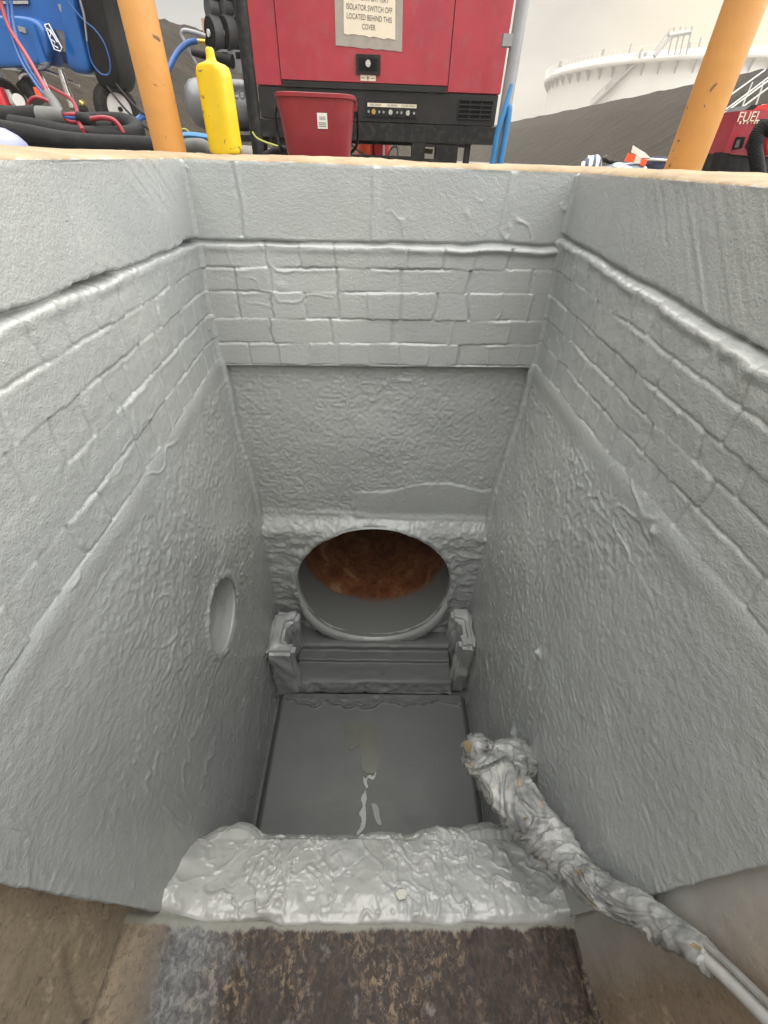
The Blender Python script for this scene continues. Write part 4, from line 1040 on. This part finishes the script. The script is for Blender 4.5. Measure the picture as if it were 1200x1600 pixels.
    box('skid_leg', M['black_steel'], root, .185, .262, Y - .028, Y + .10, -.03, .097, .004)
    fk = box('fork_pocket', M['black_steel'], root, .335, .468, Y - .034, Y + .10, -.03, .088, .004)
    bm = bmesh.new()
    add_box(bm, .255, .336, Y - .034, Y + .10, .080, .090); add_box(bm, .255, .336, Y - .034, Y + .10, -.03, .022); add_box(bm, .255, .264, Y - .034, Y + .10, .022, .080); bm_link('pocket_frame', bm, M['black_steel'], fk, True)
    box('skid_leg', M['black_steel'], root, .515, .550, Y, Y + .04, -.03, .097, .003)
    box('skid_leg', M['black_steel'], root, -.68, -.60, Y, Y + .10, -.03, .097, .004)
    w = tube('wood_wedge', M['tape_tan'], None, [(.262, Y + .16, .062), (.33, Y + .14, .058)], .012, 8, 4); tag(w, 'pale timber offcut seen through the skid pocket of the generator', 'wedge')
generator()

# red cans and loose wires seen through the skid
for k, (px, m_, l) in enumerate(((570, 'orange_red', 'orange red can behind the generator skid, by the bucket'), (596, 'red_gloss', 'bright red can with a white mark, behind the generator skid'))):
    c = at(px, 240, 4.9); root = empty('red_can', (c.x, 4.9, -.03), l, 'can')
    lathe('can_body', M[m_], root, (c.x, 4.9, -.03), [(.070, 0), (.074, .006), (.074, .26), (.070, .275), (.03, .29), (.03, .31)], 28)
    if k: box('white_stripe', M['white_mark'], root, c.x + .012, c.x + .030, 4.822, 4.828, .0, .17, 0)
for pts, l in (([(545, 222), (560, 236), (580, 246)], 'thin white wire under the generator, nearest the bucket'), ([(605, 246), (612, 232), (620, 230), (622, 244)], 'thin looped white wire under the generator, beside the red can')):
    o = tube('loose_wire', M['white_rail'], None, [at(x, y, 4.2) for x, y in pts], .006, 8, 8); tag(o, l, 'wire')

# ---- uprights either side of the generator
def uprights():
    a = at(401, 240, 3.0); root = empty('steel_upright', (a.x, 3.0, -.03), 'dark steel upright in front of the generator, beside the silver compressor', 'post')
    cyl('upright_tube', M['black_steel'], root, (a.x + .010, 3.0, -.03), (a.x + .022, 3.0, 1.3), .031, 28, .002)
    lathe('foot_collar', M['black_steel'], root, (a.x + .010, 3.0, -.03), [(.045, 0), (.045, .03), (.034, .036)], 28)
    b = at(775, 250, 2.92); root = empty('steel_upright', (b.x + .02, 2.92, -.03), 'pale galvanised upright with blue hose tied to it, in front of the generator', 'post')
    cyl('upright_tube', M['grey_post'], root, (b.x + .008, 2.93, -.03), (b.x + .020, 2.93, 1.3), .030, 28, .002)
    box('clamp_bracket', M['grey_plate'], root, b.x - .055, b.x + .0, 2.91, 2.95, .435, .475, .006)
    for dx, l in ((-.022, 'bright blue hose strip on the galvanised upright, on the generator side'), (.020, 'bright blue hose strip on the galvanised upright, on the tank side')):
        pts = [(b.x + dx - .002, 2.885, -.03), (b.x + dx, 2.885, .06), (b.x + dx + .003, 2.886, .14), (b.x + .012 + dx * .5, 2.890, .23), (b.x + .016, 2.90, .31 if dx < 0 else .18)]
        o = tube('blue_hose', M['blue_strip'], None, pts, lambda t: .015 - .007 * max(0, t - .6) / .4, 12, 10); tag(o, l, 'hose')
    o = tube('thin_cable', M['white_rail'], None, [at(776, 195, 3.2), at(784, 150, 3.2), at(794, 70, 3.2), at(797, 45, 3.2)], .0025, 8, 8); tag(o, 'thin white cable hanging down the edge of the generator', 'cable')
uprights()

# ---- blue paint sprayer on a wheeled cart
def sprayer():
    g = .085; root = empty('paint_sprayer', (-2.2, 4.1, g), 'blue airless paint sprayer with black side housing on a wheeled cart', 'sprayer')
    Y = 4.0
    def poly(name, pix, Yf, mat, depth, bev=.012, par=root): return prism(name, mat, par, [at(x, y, Yf) for x, y in pix], (0, depth, 0), bev, 3)
    def bulge(name, pix, Yf, mat, depth, par=root, inset=.10):
        o_ = [at(x, y, Yf) for x, y in pix]; c_ = sum(o_, Vector()) / len(o_); bm = bmesh.new(); rings = []
        for sc_, dy in ((1, depth), (1, depth * .45), (1.0, depth * .16), (1 - inset * .55, depth * .03), (1 - inset * 1.6, 0)):
            rings.append([bm.verts.new(Vector((c_.x + (q.x - c_.x) * sc_, q.y + dy, c_.z + (q.z - c_.z) * sc_))) for q in o_])
        k = len(o_)
        for a_, b_ in zip(rings[:-1], rings[1:]):
            for i_ in range(k): bm.faces.new((a_[i_], a_[(i_ + 1) % k], b_[(i_ + 1) % k], b_[i_]))
        bm.faces.new(rings[-1]); bm.faces.new(rings[0][::-1])
        ob = bm_link(name, bm, mat, par, True, 0, angle=180); md = ob.modifiers.new('Smooth', 'SUBSURF'); md.levels = 2; md.render_levels = 2; return ob
    poly('upper_housing', [(-40, -120), (-40, 40), (62, 40), (110, 52), (98, -120)], Y, M['blue_gloss'], .35, .02)
    poly('display_panel', [(-30, -60), (-30, 8), (44, 7), (42, -60)], Y - .012, M['blue_dark'], .02, .004)
    poly('display_frame', [(-30, 6), (-30, 2), (44, 1), (44, 6)], Y - .02, M['chrome'], .012, .001)
    c = bulge('pump_cover', [(-44, 20), (-46, 70), (-40, 104), (10, 106), (50, 104), (70, 98), (80, 82), (74, 54), (60, 26), (30, 20)], Y - .12, M['blue_gloss'], .23)
    poly('rib', [(44, 40), (52, 38), (72, 96), (62, 99)], Y - .135, M['blue_gloss'], .06, .008, c)
    poly('lower_cowl', [(72, 80), (92, 78), (100, 98), (96, 104), (78, 102)], Y - .06, M['blue_dark'], .14, .012)
    bulge('wing_panel', [(84, -120), (86, -20), (90, 20), (98, 46), (100, 80), (102, 112), (122, 116), (143, 117), (136, 90), (129, 60), (113, 0), (104, -120)], Y - .06, M['blue_gloss'], .22, root, .14)
    poly('data_plate', [(90, 6), (103, 8), (106, 22), (94, 18)], Y - .058, M['grey_plate'], .01, .001)
    poly('rating_plate', [(27, 40), (39, 43), (41, 52), (30, 49)], Y - .128, M['grey_plate'], .01, .001, c)
    # slanted white emblem on the cover
    e = poly('emblem_plate', [(70, 40), (76, 38), (96, 74), (94, 79), (86, 76)], Y - .135, M['blue_dark'], .02, .002)
    bm = bmesh.new()
    for pts in ([(70, 39), (76, 37), (97, 75), (94, 80), (85, 77), (70, 39)], [(74, 44), (80, 52), (78, 60), (86, 66), (84, 71), (91, 75)], [(78, 46), (85, 58), (90, 66)]): add_tube(bm, [at(x, y, Y - .138) for x, y in pts], .0035, 6)
    bm_link('emblem_lines', bm, M['white_mark'], e)
    h = bulge('side_housing', [(110, -120), (124, 0), (130, 30), (138, 66), (143, 104), (150, 134), (166, 143), (184, 140), (187, 120), (178, 80), (170, 50), (157, 0), (148, -120)], Y - .06, M['rubber'], .34, root, .06)
    tube('loop_cable', M['blue_hose'], h, [at(x, y, Y - .085) for x, y in ((125, 4), (133, 36), (136, 66), (143, 96), (156, 114), (167, 117), (172, 110), (171, 92), (162, 66), (148, 46), (136, 36), (122, 22), (106, 2))], .0045, 8, 8)
    tube('edge_cable', M['grey_plate'], h, [at(x, y, Y - .085) for x, y in ((122, -10), (131, 22), (134, 46), (136, 64))], .006, 8, 6)
    # underside: chrome frame, pump rods, fluid section
    tube('frame_tube', M['chrome'], root, [at(x, y, Y + .02) for x, y in ((0, 101), (20, 102), (42, 107))], .016, 12, 6)
    tube('frame_tube', M['chrome'], root, [at(x, y, Y + .02) for x, y in ((50, 172), (42, 150), (33, 124), (36, 116), (48, 115), (62, 118), (74, 140), (84, 160), (92, 176))], .014, 12, 8)
    tube('frame_tube', M['chrome'], root, [at(x, y, Y + .05) for x, y in ((58, 110), (80, 114), (102, 124), (124, 134))], .010, 12, 8)
    tube('frame_tube', M['grey_plate'], root, [at(x, y, Y + .1) for x, y in ((0, 112), (8, 128), (14, 150))], .013, 12, 6)
    cyl('pump_rod', M['chrome'], root, at(93, 106, Y), at(106, 145, Y), .020, 18, .002); cyl('pump_collar', M['chrome'], root, at(85, 103, Y), at(102, 105, Y), .014, 14, .002)
    cyl('pump_foot', M['chrome'], root, at(106, 145, Y), at(114, 168, Y), .024, 18, .003)
    cyl('fluid_pump', M['red_gloss'], root, at(-6, 138, Y - .05), at(8, 166, Y - .05), .042, 20, .006); cyl('pump_neck', M['chrome'], root, at(12, 140, Y - .08), at(20, 162, Y - .08), .016, 14, .002)
    cyl('pressure_gauge', M['white_plastic'], root, at(29, 157, Y - .12), at(30, 157, Y - .02), .034, 24, .004)
    box('gauge_cap', M['orange_red'], root, *sorted((at(17, 0, Y).x, at(26, 0, Y).x)), Y - .10, Y - .04, at(20, 150, Y).z, at(20, 137, Y).z, .006)
    cyl('motor_can', M['black_steel'], root, at(38, 128, Y + .06), at(60, 160, Y + .06), .06, 20, .006)
    cyl('valve_knob', M['brass'], root, at(126, 160, Y), at(132, 164, Y), .020, 14, .003); cyl('valve_knob', M['brass'], root, at(148, 146, Y + .05), at(154, 144, Y + .05), .018, 14, .003)
    cyl('valve_body', M['black_steel'], root, at(118, 172, Y), at(136, 172, Y), .022, 14, .003)
    # wheels
    for wx in (-1.855, -2.62):
        cx, cy, cz, r = wx, Y + .05, g + .140, .140
        rz = R(-38); ax = Vector((math.cos(rz), math.sin(rz), 0))
        bm = bmesh.new(); prof = [(-.042, .085), (-.048, .105), (-.045, .125), (-.030, .138), (0, .141), (.030, .138), (.045, .125), (.048, .105), (.042, .085)]; rings = []
        up = Vector((0, 0, 1)); sd = ax.cross(up)
        for k in range(56):
            a = 2 * math.pi * k / 56; dv = up * math.cos(a) + sd * math.sin(a); tr = 1 + (.020 if k % 2 else 0)
            rings.append([bm.verts.new(Vector((cx, cy, cz)) + ax * o + dv * q * (tr if abs(o) < .04 else 1)) for o, q in prof])
        for k in range(56):
            A_, B_ = rings[k], rings[(k + 1) % 56]
            for j in range(len(prof)): bm.faces.new((A_[j], A_[(j + 1) % len(prof)], B_[(j + 1) % len(prof)], B_[j]))
        wh = bm_link('wheel', bm, M['tyre'], root, True, 0, angle=30)
        cc = Vector((cx, cy, cz)); cyl('wheel_hub', M['white_plastic'], wh, cc - ax * .030, cc + ax * .036, .084, 28, .012); cyl('axle_nut', M['black_steel'], wh, cc + ax * .034, cc + ax * .052, .013, 12, .002)
sprayer()

# ---- hoses and cables on the left
def hose(name, mat, pix, Y, r, label, cat='hose', n=10, shape=None):
    Ys = Y if isinstance(Y, (list, tuple)) else [Y] * len(pix)
    o = tube(name, mat, None, [at(x, y, q) for (x, y), q in zip(pix, Ys)], r, 16, n, shape); tag(o, label, cat); return o
root = empty('insulated_hose', at(40, 186, 2.55), 'thick black insulated hose whose grey taped end splits into coloured lines', 'hose')
tube('black_sleeve', M['rubber'], root, [at(x, y, 2.55) for x, y in ((-60, 190), (-10, 188), (30, 186), (64, 184))], .042, 20, 10)
tube('grey_taped_end', M['grey_tape'], root, [at(x, y, 2.55) for x, y in ((60, 184), (78, 183), (92, 182), (102, 183))], lambda t: .040 - .014 * t, 20, 8)
for (a, m_, dz) in ((-5, 'red_hose', 0), (0, 'blue_hose', 0), (6, 'red_hose', 0)): tube('fluid_line', M[m_], root, [at(100, 183 + a * .5, 2.545), at(112, 184 + a, 2.54), at(124, 184 + a * 1.0, 2.55)], .009, 10, 6)
tube('black_joint', M['rubber'], root, [at(x, y, 2.55) for x, y in ((122, 184), (134, 187), (146, 192))], .022, 16, 6)
root = empty('twin_line', at(50, 90, 3.1), 'red and blue sprayer lines taped together, hanging in front of the blue housing', 'hose')
tube('red_line', M['red_hose'], root, [at(x, y, Y) for x, y, Y in ((-12, -40, 3.3), (2, 8, 3.3), (16, 46, 3.25), (40, 84, 3.15), (62, 122, 3.0), (80, 156, 2.85))], .010, 12, 8)
for k in (0, 1): tube('blue_line', M['blue_hose'], root, [at(x + k * 6, y, Y) for x, y, Y in ((6, -40, 3.3), (12, 8, 3.3), (18, 52, 3.25), (34, 96, 3.15), (54, 128, 3.0), (76, 158, 2.85))], .007, 10, 8)
tube('grey_tape_joint', M['grey_tape'], root, [at(x, y, Y) for x, y, Y in ((76, 150, 2.85), (86, 164, 2.75), (94, 180, 2.65))], .024, 14, 6)
hose('black_hose', M['rubber'], [(-60, 196), (0, 204), (50, 212), (100, 221), (150, 226), (200, 228), (242, 230), (300, 232)], [2.15, 2.2, 2.25, 2.3, 2.3, 2.3, 2.3, 2.4], .034, 'long black hose lying just behind the coping, passing the orange post')
hose('black_hose', M['rubber'], [(20, 196), (70, 203), (120, 212), (170, 214), (204, 212), (214, 205), (206, 195), (184, 190), (150, 190), (110, 193), (80, 200)], [2.5, 2.5, 2.5, 2.5, 2.55, 2.65, 2.8, 2.9, 2.9, 2.8, 2.7], .036, 'black hose looped in a coil by the white hubbed wheel')
hose('black_hose', M['rubber'], [(-60, 172), (-10, 176), (40, 181), (90, 190), (140, 198), (180, 200)], 2.75, .030, 'black hose at the back of the hose pile, under the chrome frame')
hose('red_hose', M['red_hose'], [(44, 176), (46, 160), (54, 153), (66, 154), (78, 160), (84, 168)], 2.75, .008, 'small red hose arched over the black hoses')
hose('red_hose', M['red_hose'], [(142, 186), (160, 184), (176, 187), (186, 196), (193, 208)], 2.5, .009, 'red hose curving past the white wheel hub')
hose('red_hose', M['red_hose'], [(78, 136), (96, 146), (112, 156), (120, 172), (121, 186), (130, 204)], [3.2, 3.1, 3.0, 2.8, 2.6, 2.45], .009, 'red hose hanging from the sprayer pump into the pile')
hose('red_hose', M['red_hose'], [(22, 204), (34, 201), (44, 206)], 2.45, .012, 'short red hose between two black hoses')
hose('black_cable', M['rubber'], [(168, 136), (190, 164), (212, 186), (246, 212)], [3.7, 3.4, 3.0, 2.6], .006, 'thin black cable slanting down to the orange post, lower of the two', 'cable')
hose('black_cable', M['rubber'], [(182, 132), (200, 154), (222, 176), (250, 192)], [3.7, 3.4, 3.0, 2.6], .006, 'thin black cable slanting down to the orange post, upper of the two', 'cable')
hose('blue_hose', M['blue_hose'], [(206, 196), (220, 184), (236, 176), (250, 140), (262, 112), (276, 84), (292, 68), (308, 64)], [3.0, 3.05, 3.1, 3.3, 3.4, 3.5, 3.55, 3.6], .014, 'blue hose rising behind the orange post to the black filter row')
hose('white_pipe', M['white_rail'], [(216, 216), (232, 221), (262, 222), (300, 222), (322, 225)], 2.7, .008, 'thin white pipe lying behind the orange post', 'pipe')
hose('grey_hose', M['grey_tape'], [(284, 230), (300, 227), (318, 228), (330, 236)], 2.25, .022, 'grey hose end beside the yellow bottle')
o = hose('blue_tray', M['blue_strip'], [(276, 214), (300, 212), (330, 216)], 2.95, .030, 'bright blue plastic strip between orange post and yellow bottle', 'strip', 8, lambda t, a: 1 - .5 * abs(math.sin(a)))
hose('yellow_wire', M['yellow_wire'], [(394, 206), (402, 216), (420, 224), (446, 232)], 2.75, .004, 'thin yellow green wire by the foot of the dark upright', 'wire')
hose('green_wire', M['yellow_wire'], [(284, 202), (290, 202), (296, 208), (298, 216)], 3.0, .004, 'short curled green wire above the blue strip', 'wire')
hose('black_hose', M['rubber'], [(414, 244), (430, 236), (448, 234), (470, 238)], 2.6, .016, 'short black hose beside the foot of the red bucket')
c = at(-14, 236, 2.0); o = lathe('plastic_tub', M['lavender'], None, (c.x, 2.0, -.03), [(.10, 0), (.125, .02), (.125, .03), (.118, .055), (.10, .075), (.07, .092), (.03, .099)], 40); tag(o, 'pale lavender domed plastic cap behind the coping, beside the black hoses', 'cap')

# ---- silver compressor with a row of black filters
def compressor():
    Y = 3.6; g = gz(-1.0, 3.6); root = empty('air_compressor', (-1.0, Y, g), 'silver air compressor with a row of black round filters, behind the yellow bottle', 'compressor')
    a, b = at(296, 172, Y + .10), at(420, 168, Y + .10)
    t = lathe('air_tank', M['silver'], root, (0, 0, 0), [(.03, 0), (.085, .02), (.112, .05), (.120, .09), (.120, .36), (.112, .41), (.08, .44), (.03, .455)], 40)
    me = t.data; off = Vector((a.x - .01, Y + .10, .245)); me.transform(Matrix.Translation(root.location)); me.transform(Matrix.Rotation(R(90), 4, 'Y')); me.transform(Matrix.Translation(off - root.location))
    text('tank_lettering', 'CO', M['ink'], root, (at(372, 137, Y - .02).x, Y - .022, .285), .05)
    box('mount_plate', M['grey_plate'], root, at(318, 0, Y).x, at(402, 0, Y).x, Y - .04, Y - .02, .375, .47, .004)
    for px in (340, 351, 372): p = at(px, 86, Y - .05); box('plate_slot', M['black_void'], root, p.x - .016, p.x + .016, Y - .043, Y - .030, p.z - .013, p.z + .013, .003)
    for k, px in enumerate((328, 350, 373)):
        c = at(px, 52, Y - .03); ax = Vector((-.76, -.65, .0)).normalized()
        f = cyl('filter_drum', M['drum'], root, c - ax * .052, c, .072, 32, .006); cyl('drum_face', M['black_void'], f, c - ax * .001, c + ax * .004, .064, 32, .002); cyl('filter_hub', M['white_plastic'], f, c - ax * .002, c + ax * .012, .016, 16, .002)
        cyl('drum_collar', M['grey_plate'], root, c - ax * .075, c - ax * .048, .050, 28, .006)
        q = at(px - 4, 12, Y - .01); cyl('filter_top', M['drum'], root, q - ax * .05, q, .045, 24, .006); cyl('top_stem', M['chrome'], root, c + Vector((.02, .02, .05)), q + Vector((.03, .03, -.03)), .022, 14, .003)
        cyl('top_cap', M['rubber'], root, q + Vector((.03, .02, .03)), q + Vector((.03, .02, .13)), .040, 24, .008)
    box('end_panel', simple('pale orange panel', (.55, .33, .21), .6), root, at(309, 0, Y + .1).x, at(324, 0, Y + .1).x, Y + .1, Y + .16, at(310, 64, Y + .1).z, at(310, 28, Y + .1).z, .004)
    tube('cart_handle', M['grey_post'], root, [at(x, y, Y) for x, y in ((322, 57), (304, 51), (288, 48), (284, 54), (289, 66), (298, 84), (308, 102))], .011, 12, 8)
    cyl('lever_grip', M['rubber'], root, at(300, 82, Y - .07), at(364, 96, Y - .10), .013, 16, .003, .030)
    cyl('brass_fitting', M['brass'], root, at(306, 64, Y), at(322, 66, Y - .01), .013, 12, .002)
    for px in (300, 381):
        c = at(px, 0, Y); cyl('cart_wheel', M['tyre'], root, (c.x - .03, Y - .02, g + .085), (c.x + .03, Y + .0, g + .085), .085, 32, .012)
    box('cart_bed', M['black_steel'], root, at(300, 0, Y).x - .02, at(396, 0, Y).x, Y - .02, Y + .25, g + .07, g + .10, .006)
compressor()

# ---- red machine with FUEL lettering on the right
def fuel():
    Y = 2.6; root = empty('red_power_unit', (1.75, Y + .1, -.03), 'red and black power unit lettered FUEL, with a fat black hose across it', 'machine')
    def poly(name, pix, Yf, mat, depth, bev=.008, par=root): return prism(name, mat, par, [at(x, y, Yf) for x, y in pix], (0, depth, 0), bev, 3)
    b = poly('red_housing', [(1156, 173), (1186, 171), (1245, 176), (1245, 246), (1176, 244), (1130, 240), (1134, 228), (1146, 200)], Y, M['red_panel'], .22, .012)
    poly('top_cowl', [(1178, 172), (1186, 165), (1200, 162), (1245, 160), (1245, 176), (1190, 175)], Y + .02, M['red_gloss'], .2, .01)
    poly('top_pad', [(1164, 172), (1174, 164), (1190, 163), (1186, 172)], Y + .03, M['black_steel'], .15, .006)
    poly('side_recess', [(1151, 214), (1165, 214), (1160, 231), (1144, 234)], Y - .004, M['black_void'], .02, .004, b)
    poly('recess_tab', [(1152, 220), (1157, 218), (1154, 230), (1148, 231)], Y - .010, M['grey_tape'], .012, .002, b)
    poly('dark_panel', [(1188, 186), (1245, 184), (1245, 236), (1172, 240), (1166, 228), (1178, 204)], Y - .006, M['black_plinth'], .03, .006, b)
    text('maker_lettering', 'FUEL', M['paper'], b, at(1171, 183, Y - .006), .048, 1.0, rot=(math.pi / 2, R(-3), 0))
    bm = bmesh.new()
    for k, (a, w) in enumerate(((1154, 4), (1160, 3), (1166, 3), (1173, 2), (1177, 3), (1181, 3))): p, q = at(a, 194 - k * .1, Y - .006), at(a + w, 189.5, Y - .006); add_box(bm, p.x, q.x, Y - .010, Y - .005, p.z, q.z)
    bm_link('small_lettering', bm, M['paper'], b, False)
    poly('base_frame', [(1128, 240), (1178, 243), (1245, 246), (1245, 300), (1108, 296), (1116, 272)], Y + .01, M['black_steel'], .2, .012)
    poly('frame_leg', [(1128, 238), (1142, 240), (1128, 290), (1114, 288)], Y - .03, M['rubber'], .06, .012)
    tube('suction_hose', M['rubber'], root, [at(x, y, Y - .10) for x, y in ((1212, 206), (1200, 199), (1190, 201), (1182, 212), (1180, 232), (1183, 256), (1188, 290))], .027, 16, 20, lambda t, a: 1 + .05 * math.sin(t * 260))
    tube('red_grip', M['red_gloss'], root, [at(x, y, Y - .04) for x, y in ((1200, 240), (1198, 228), (1202, 214))], .014, 12, 8)
fuel()

# ---- odds and ends on the coping by the right post
def lump(name, mat, c, sx, sy, sz, seed, label, cat, amp=.3):
    bm = bmesh.new(); bmesh.ops.create_icosphere(bm, subdivisions=5, radius=1)
    P = np.array([v.co for v in bm.verts]); n = (fbm(P[:, 0] * 1.8 + 9 + P[:, 2], P[:, 1] * 1.8 + 9 - P[:, 2], seed, 4) - .5) * amp * 2
    rdg = np.abs(fbm(P[:, 0] * 3 + 20, P[:, 1] * 3 + P[:, 2] * 2 + 20, seed + 3, 3) - .5) * amp
    for v, k, q in zip(bm.verts, n, rdg):
        f = 1 + k - q; v.co = Vector((c[0] + v.co.x * sx * f, c[1] + v.co.y * sy * f, c[2] + max(-.15, v.co.z) * sz * f + .15 * sz))
    o = bm_link(name, bm, mat, None, True, 0, angle=80); return tag(o, label, cat) if label else o
def stripes():
    m, nt, p = newmat('striped cloth'); v = coords(nt, (1, 1, 1)); w = N(nt, 'ShaderNodeTexWave', bands_direction='X'); w.inputs['Scale'].default_value = 14; w.inputs['Distortion'].default_value = 3; w.inputs['Detail'].default_value = 1
    nt.links.new(v, w.inputs['Vector']); c = ramp(nt, w.outputs['Fac'], [(.35, (.10, .13, .20)), (.5, (.45, .52, .60)), (.65, (.75, .76, .76))]); nt.links.new(c, p.inputs['Base Color']); p.inputs['Roughness'].default_value = .8; return m
YR = 1.86
c = at(926, 251, YR); lump('striped_rag', stripes(), (c.x, YR, .013), .032, .03, .030, 41, 'crumpled blue and white striped rag on the coping', 'rag', .22)
root = empty('black_strap', at(945, 250, YR), 'folded black strap lying between the striped rag and the pale blue cloth', 'strap')
tube('strap_loop', M['rubber'], root, [at(x, y, YR) for x, y in ((940, 253), (944, 249), (950, 252), (958, 254), (966, 255))], .006, 10, 6)
prism('strap_pad', M['grey_tape'], root, [at(x, y, YR - .005) for x, y in ((946, 246), (950, 242), (958, 245), (954, 252))], (0, .02, 0), .002)
c = at(978, 258, YR); lump('blue_cloth', M['cloth_blue'], (c.x, YR, .009), .075, .04, .018, 47, 'flattened pale blue cloth under the red and white packet', 'cloth', .3)
root = empty('torn_packet', at(993, 252, YR), 'torn red and white packet with clear plastic sticking up', 'packet')
Yp = YR - .03
prism('red_card', M['orange_red'], root, [at(x, y, Yp) for x, y in ((977, 252), (983, 239), (994, 243), (990, 254))], (.004, .02, 0), .002); prism('white_card', M['white_plastic'], root, [at(x, y, Yp + .001) for x, y in ((990, 254), (994, 242), (1003, 246), (1000, 256))], (.004, .02, 0), .002)
prism('red_card', M['orange_red'], root, [at(x, y, Yp) for x, y in ((1000, 258), (1002, 248), (1012, 250), (1008, 260))], (.004, .02, 0), .002)
prism('clear_wrap', simple('milky plastic wrap', (.72, .69, .65), .25, 0, .08, 60), root, [at(x, y, Yp + .012) for x, y in ((986, 238), (989, 227), (998, 233), (1007, 238), (1016, 247), (1004, 247), (995, 242))], (.004, .006, 0), .001)
root = empty('navy_garment', at(1030, 258, YR), 'folded navy garment with a white hem beside the orange post', 'garment')
c = at(1032, 260, YR + .02); o = lump('navy_fold', M['cloth_navy'], (c.x, YR + .02, .010), .085, .04, .034, 53, None, None, .12); o.parent = root; o.data.transform(Matrix.Translation(-Vector(root.location)))
tube('white_hem', M['white_plastic'], root, [at(x, y, YR - .012) for x, y in ((1008, 249), (1020, 249), (1034, 250), (1052, 251))], .0035, 8, 6)

# ---- haze volume added so the far tank fades
bm = bmesh.new(); add_box(bm, -156, 156, -156, 156, -4.2, 15.5); me = bpy.data.meshes.new('haze'); bmesh.ops.recalc_face_normals(bm, faces=bm.faces[:]); bm.to_mesh(me); bm.free()
hz = bpy.data.objects.new('haze', me); COL.objects.link(hz); hz['kind'] = 'stuff'; hz['label'] = 'pale haze added over the whole site to fade the far tank'
hm = bpy.data.materials.new('haze'); hm.use_nodes = True; hn = hm.node_tree; hn.nodes.remove(hn.nodes['Principled BSDF']); pv = hn.nodes.new('ShaderNodeVolumePrincipled'); pv.inputs['Color'].default_value = (.95, .93, .89, 1); pv.inputs['Density'].default_value = .0028; pv.inputs['Anisotropy'].default_value = .2
hn.links.new(pv.outputs['Volume'], hn.nodes['Material Output'].inputs['Volume']); me.materials.append(hm)

# ================================================================== LIGHT, SKY, CAMERA
SUN_AZ, SUN_EL = R(100), R(69)
w = bpy.data.worlds.new('World'); scn.world = w; w.use_nodes = True; nt = w.node_tree; bg = nt.nodes['Background']
sky = N(nt, 'ShaderNodeTexSky'); sky.sky_type = 'NISHITA'; sky.sun_disc = False; sky.sun_elevation = SUN_EL; sky.sun_rotation = SUN_AZ; sky.dust_density = 4.0; sky.air_density = 1.0
tc = N(nt, 'ShaderNodeTexCoord'); mp = N(nt, 'ShaderNodeMapping'); mp.inputs['Scale'].default_value = (1, 1, 2.5); nt.links.new(tc.outputs['Generated'], mp.inputs['Vector'])
n1 = noise(nt, 3.2, 6, .6, mp.outputs['Vector'], .5)
cl = ramp(nt, n1.outputs['Fac'], [(.30, (2.7, 2.65, 2.55)), (.52, (3.8, 3.6, 3.3)), (.72, (5.2, 4.85, 4.3))])
dt = N(nt, 'ShaderNodeVectorMath', operation='DOT_PRODUCT'); nt.links.new(tc.outputs['Generated'], dt.inputs[0]); gd = Vector((math.sin(R(40)), math.cos(R(40)), .16)).normalized(); dt.inputs[1].default_value = gd
glow = ramp(nt, dt.outputs['Value'], [(.78, (0, 0, 0)), (.93, (.25, .25, .25)), (1, (1, 1, 1))])
cl = mixc(nt, glow, cl, (7.6, 6.2, 4.1))
c = mixc(nt, .90, sky.outputs['Color'], cl)
nt.links.new(c, bg.inputs['Color']); bg.inputs['Strength'].default_value = .07
sl = bpy.data.lights.new('Sun', 'SUN'); sl.energy = 4.2; sl.angle = R(130); sl.color = (1, .98, .945)
so = bpy.data.objects.new('Sun', sl); COL.objects.link(so)
dv = Vector((math.sin(SUN_AZ) * math.cos(SUN_EL), math.cos(SUN_AZ) * math.cos(SUN_EL), math.sin(SUN_EL)))
so.rotation_euler = dv.to_track_quat('Z', 'Y').to_euler()

cd = bpy.data.cameras.new('Camera'); cam = bpy.data.objects.new('Camera', cd); COL.objects.link(cam); scn.camera = cam
cd.sensor_fit = 'HORIZONTAL'; cd.sensor_width = 36; cd.lens = F / 1200 * 36; cd.clip_start = .02; cd.clip_end = 2000
cam.matrix_world = Matrix.Translation(Vector(CAM)) @ Matrix(MC.T.tolist()).to_4x4()
scn.view_settings.view_transform = 'Standard'; scn.view_settings.look = 'None'; scn.view_settings.exposure = 1.22; scn.view_settings.gamma = 1
scn.cycles.max_bounces = 12; scn.cycles.diffuse_bounces = 8
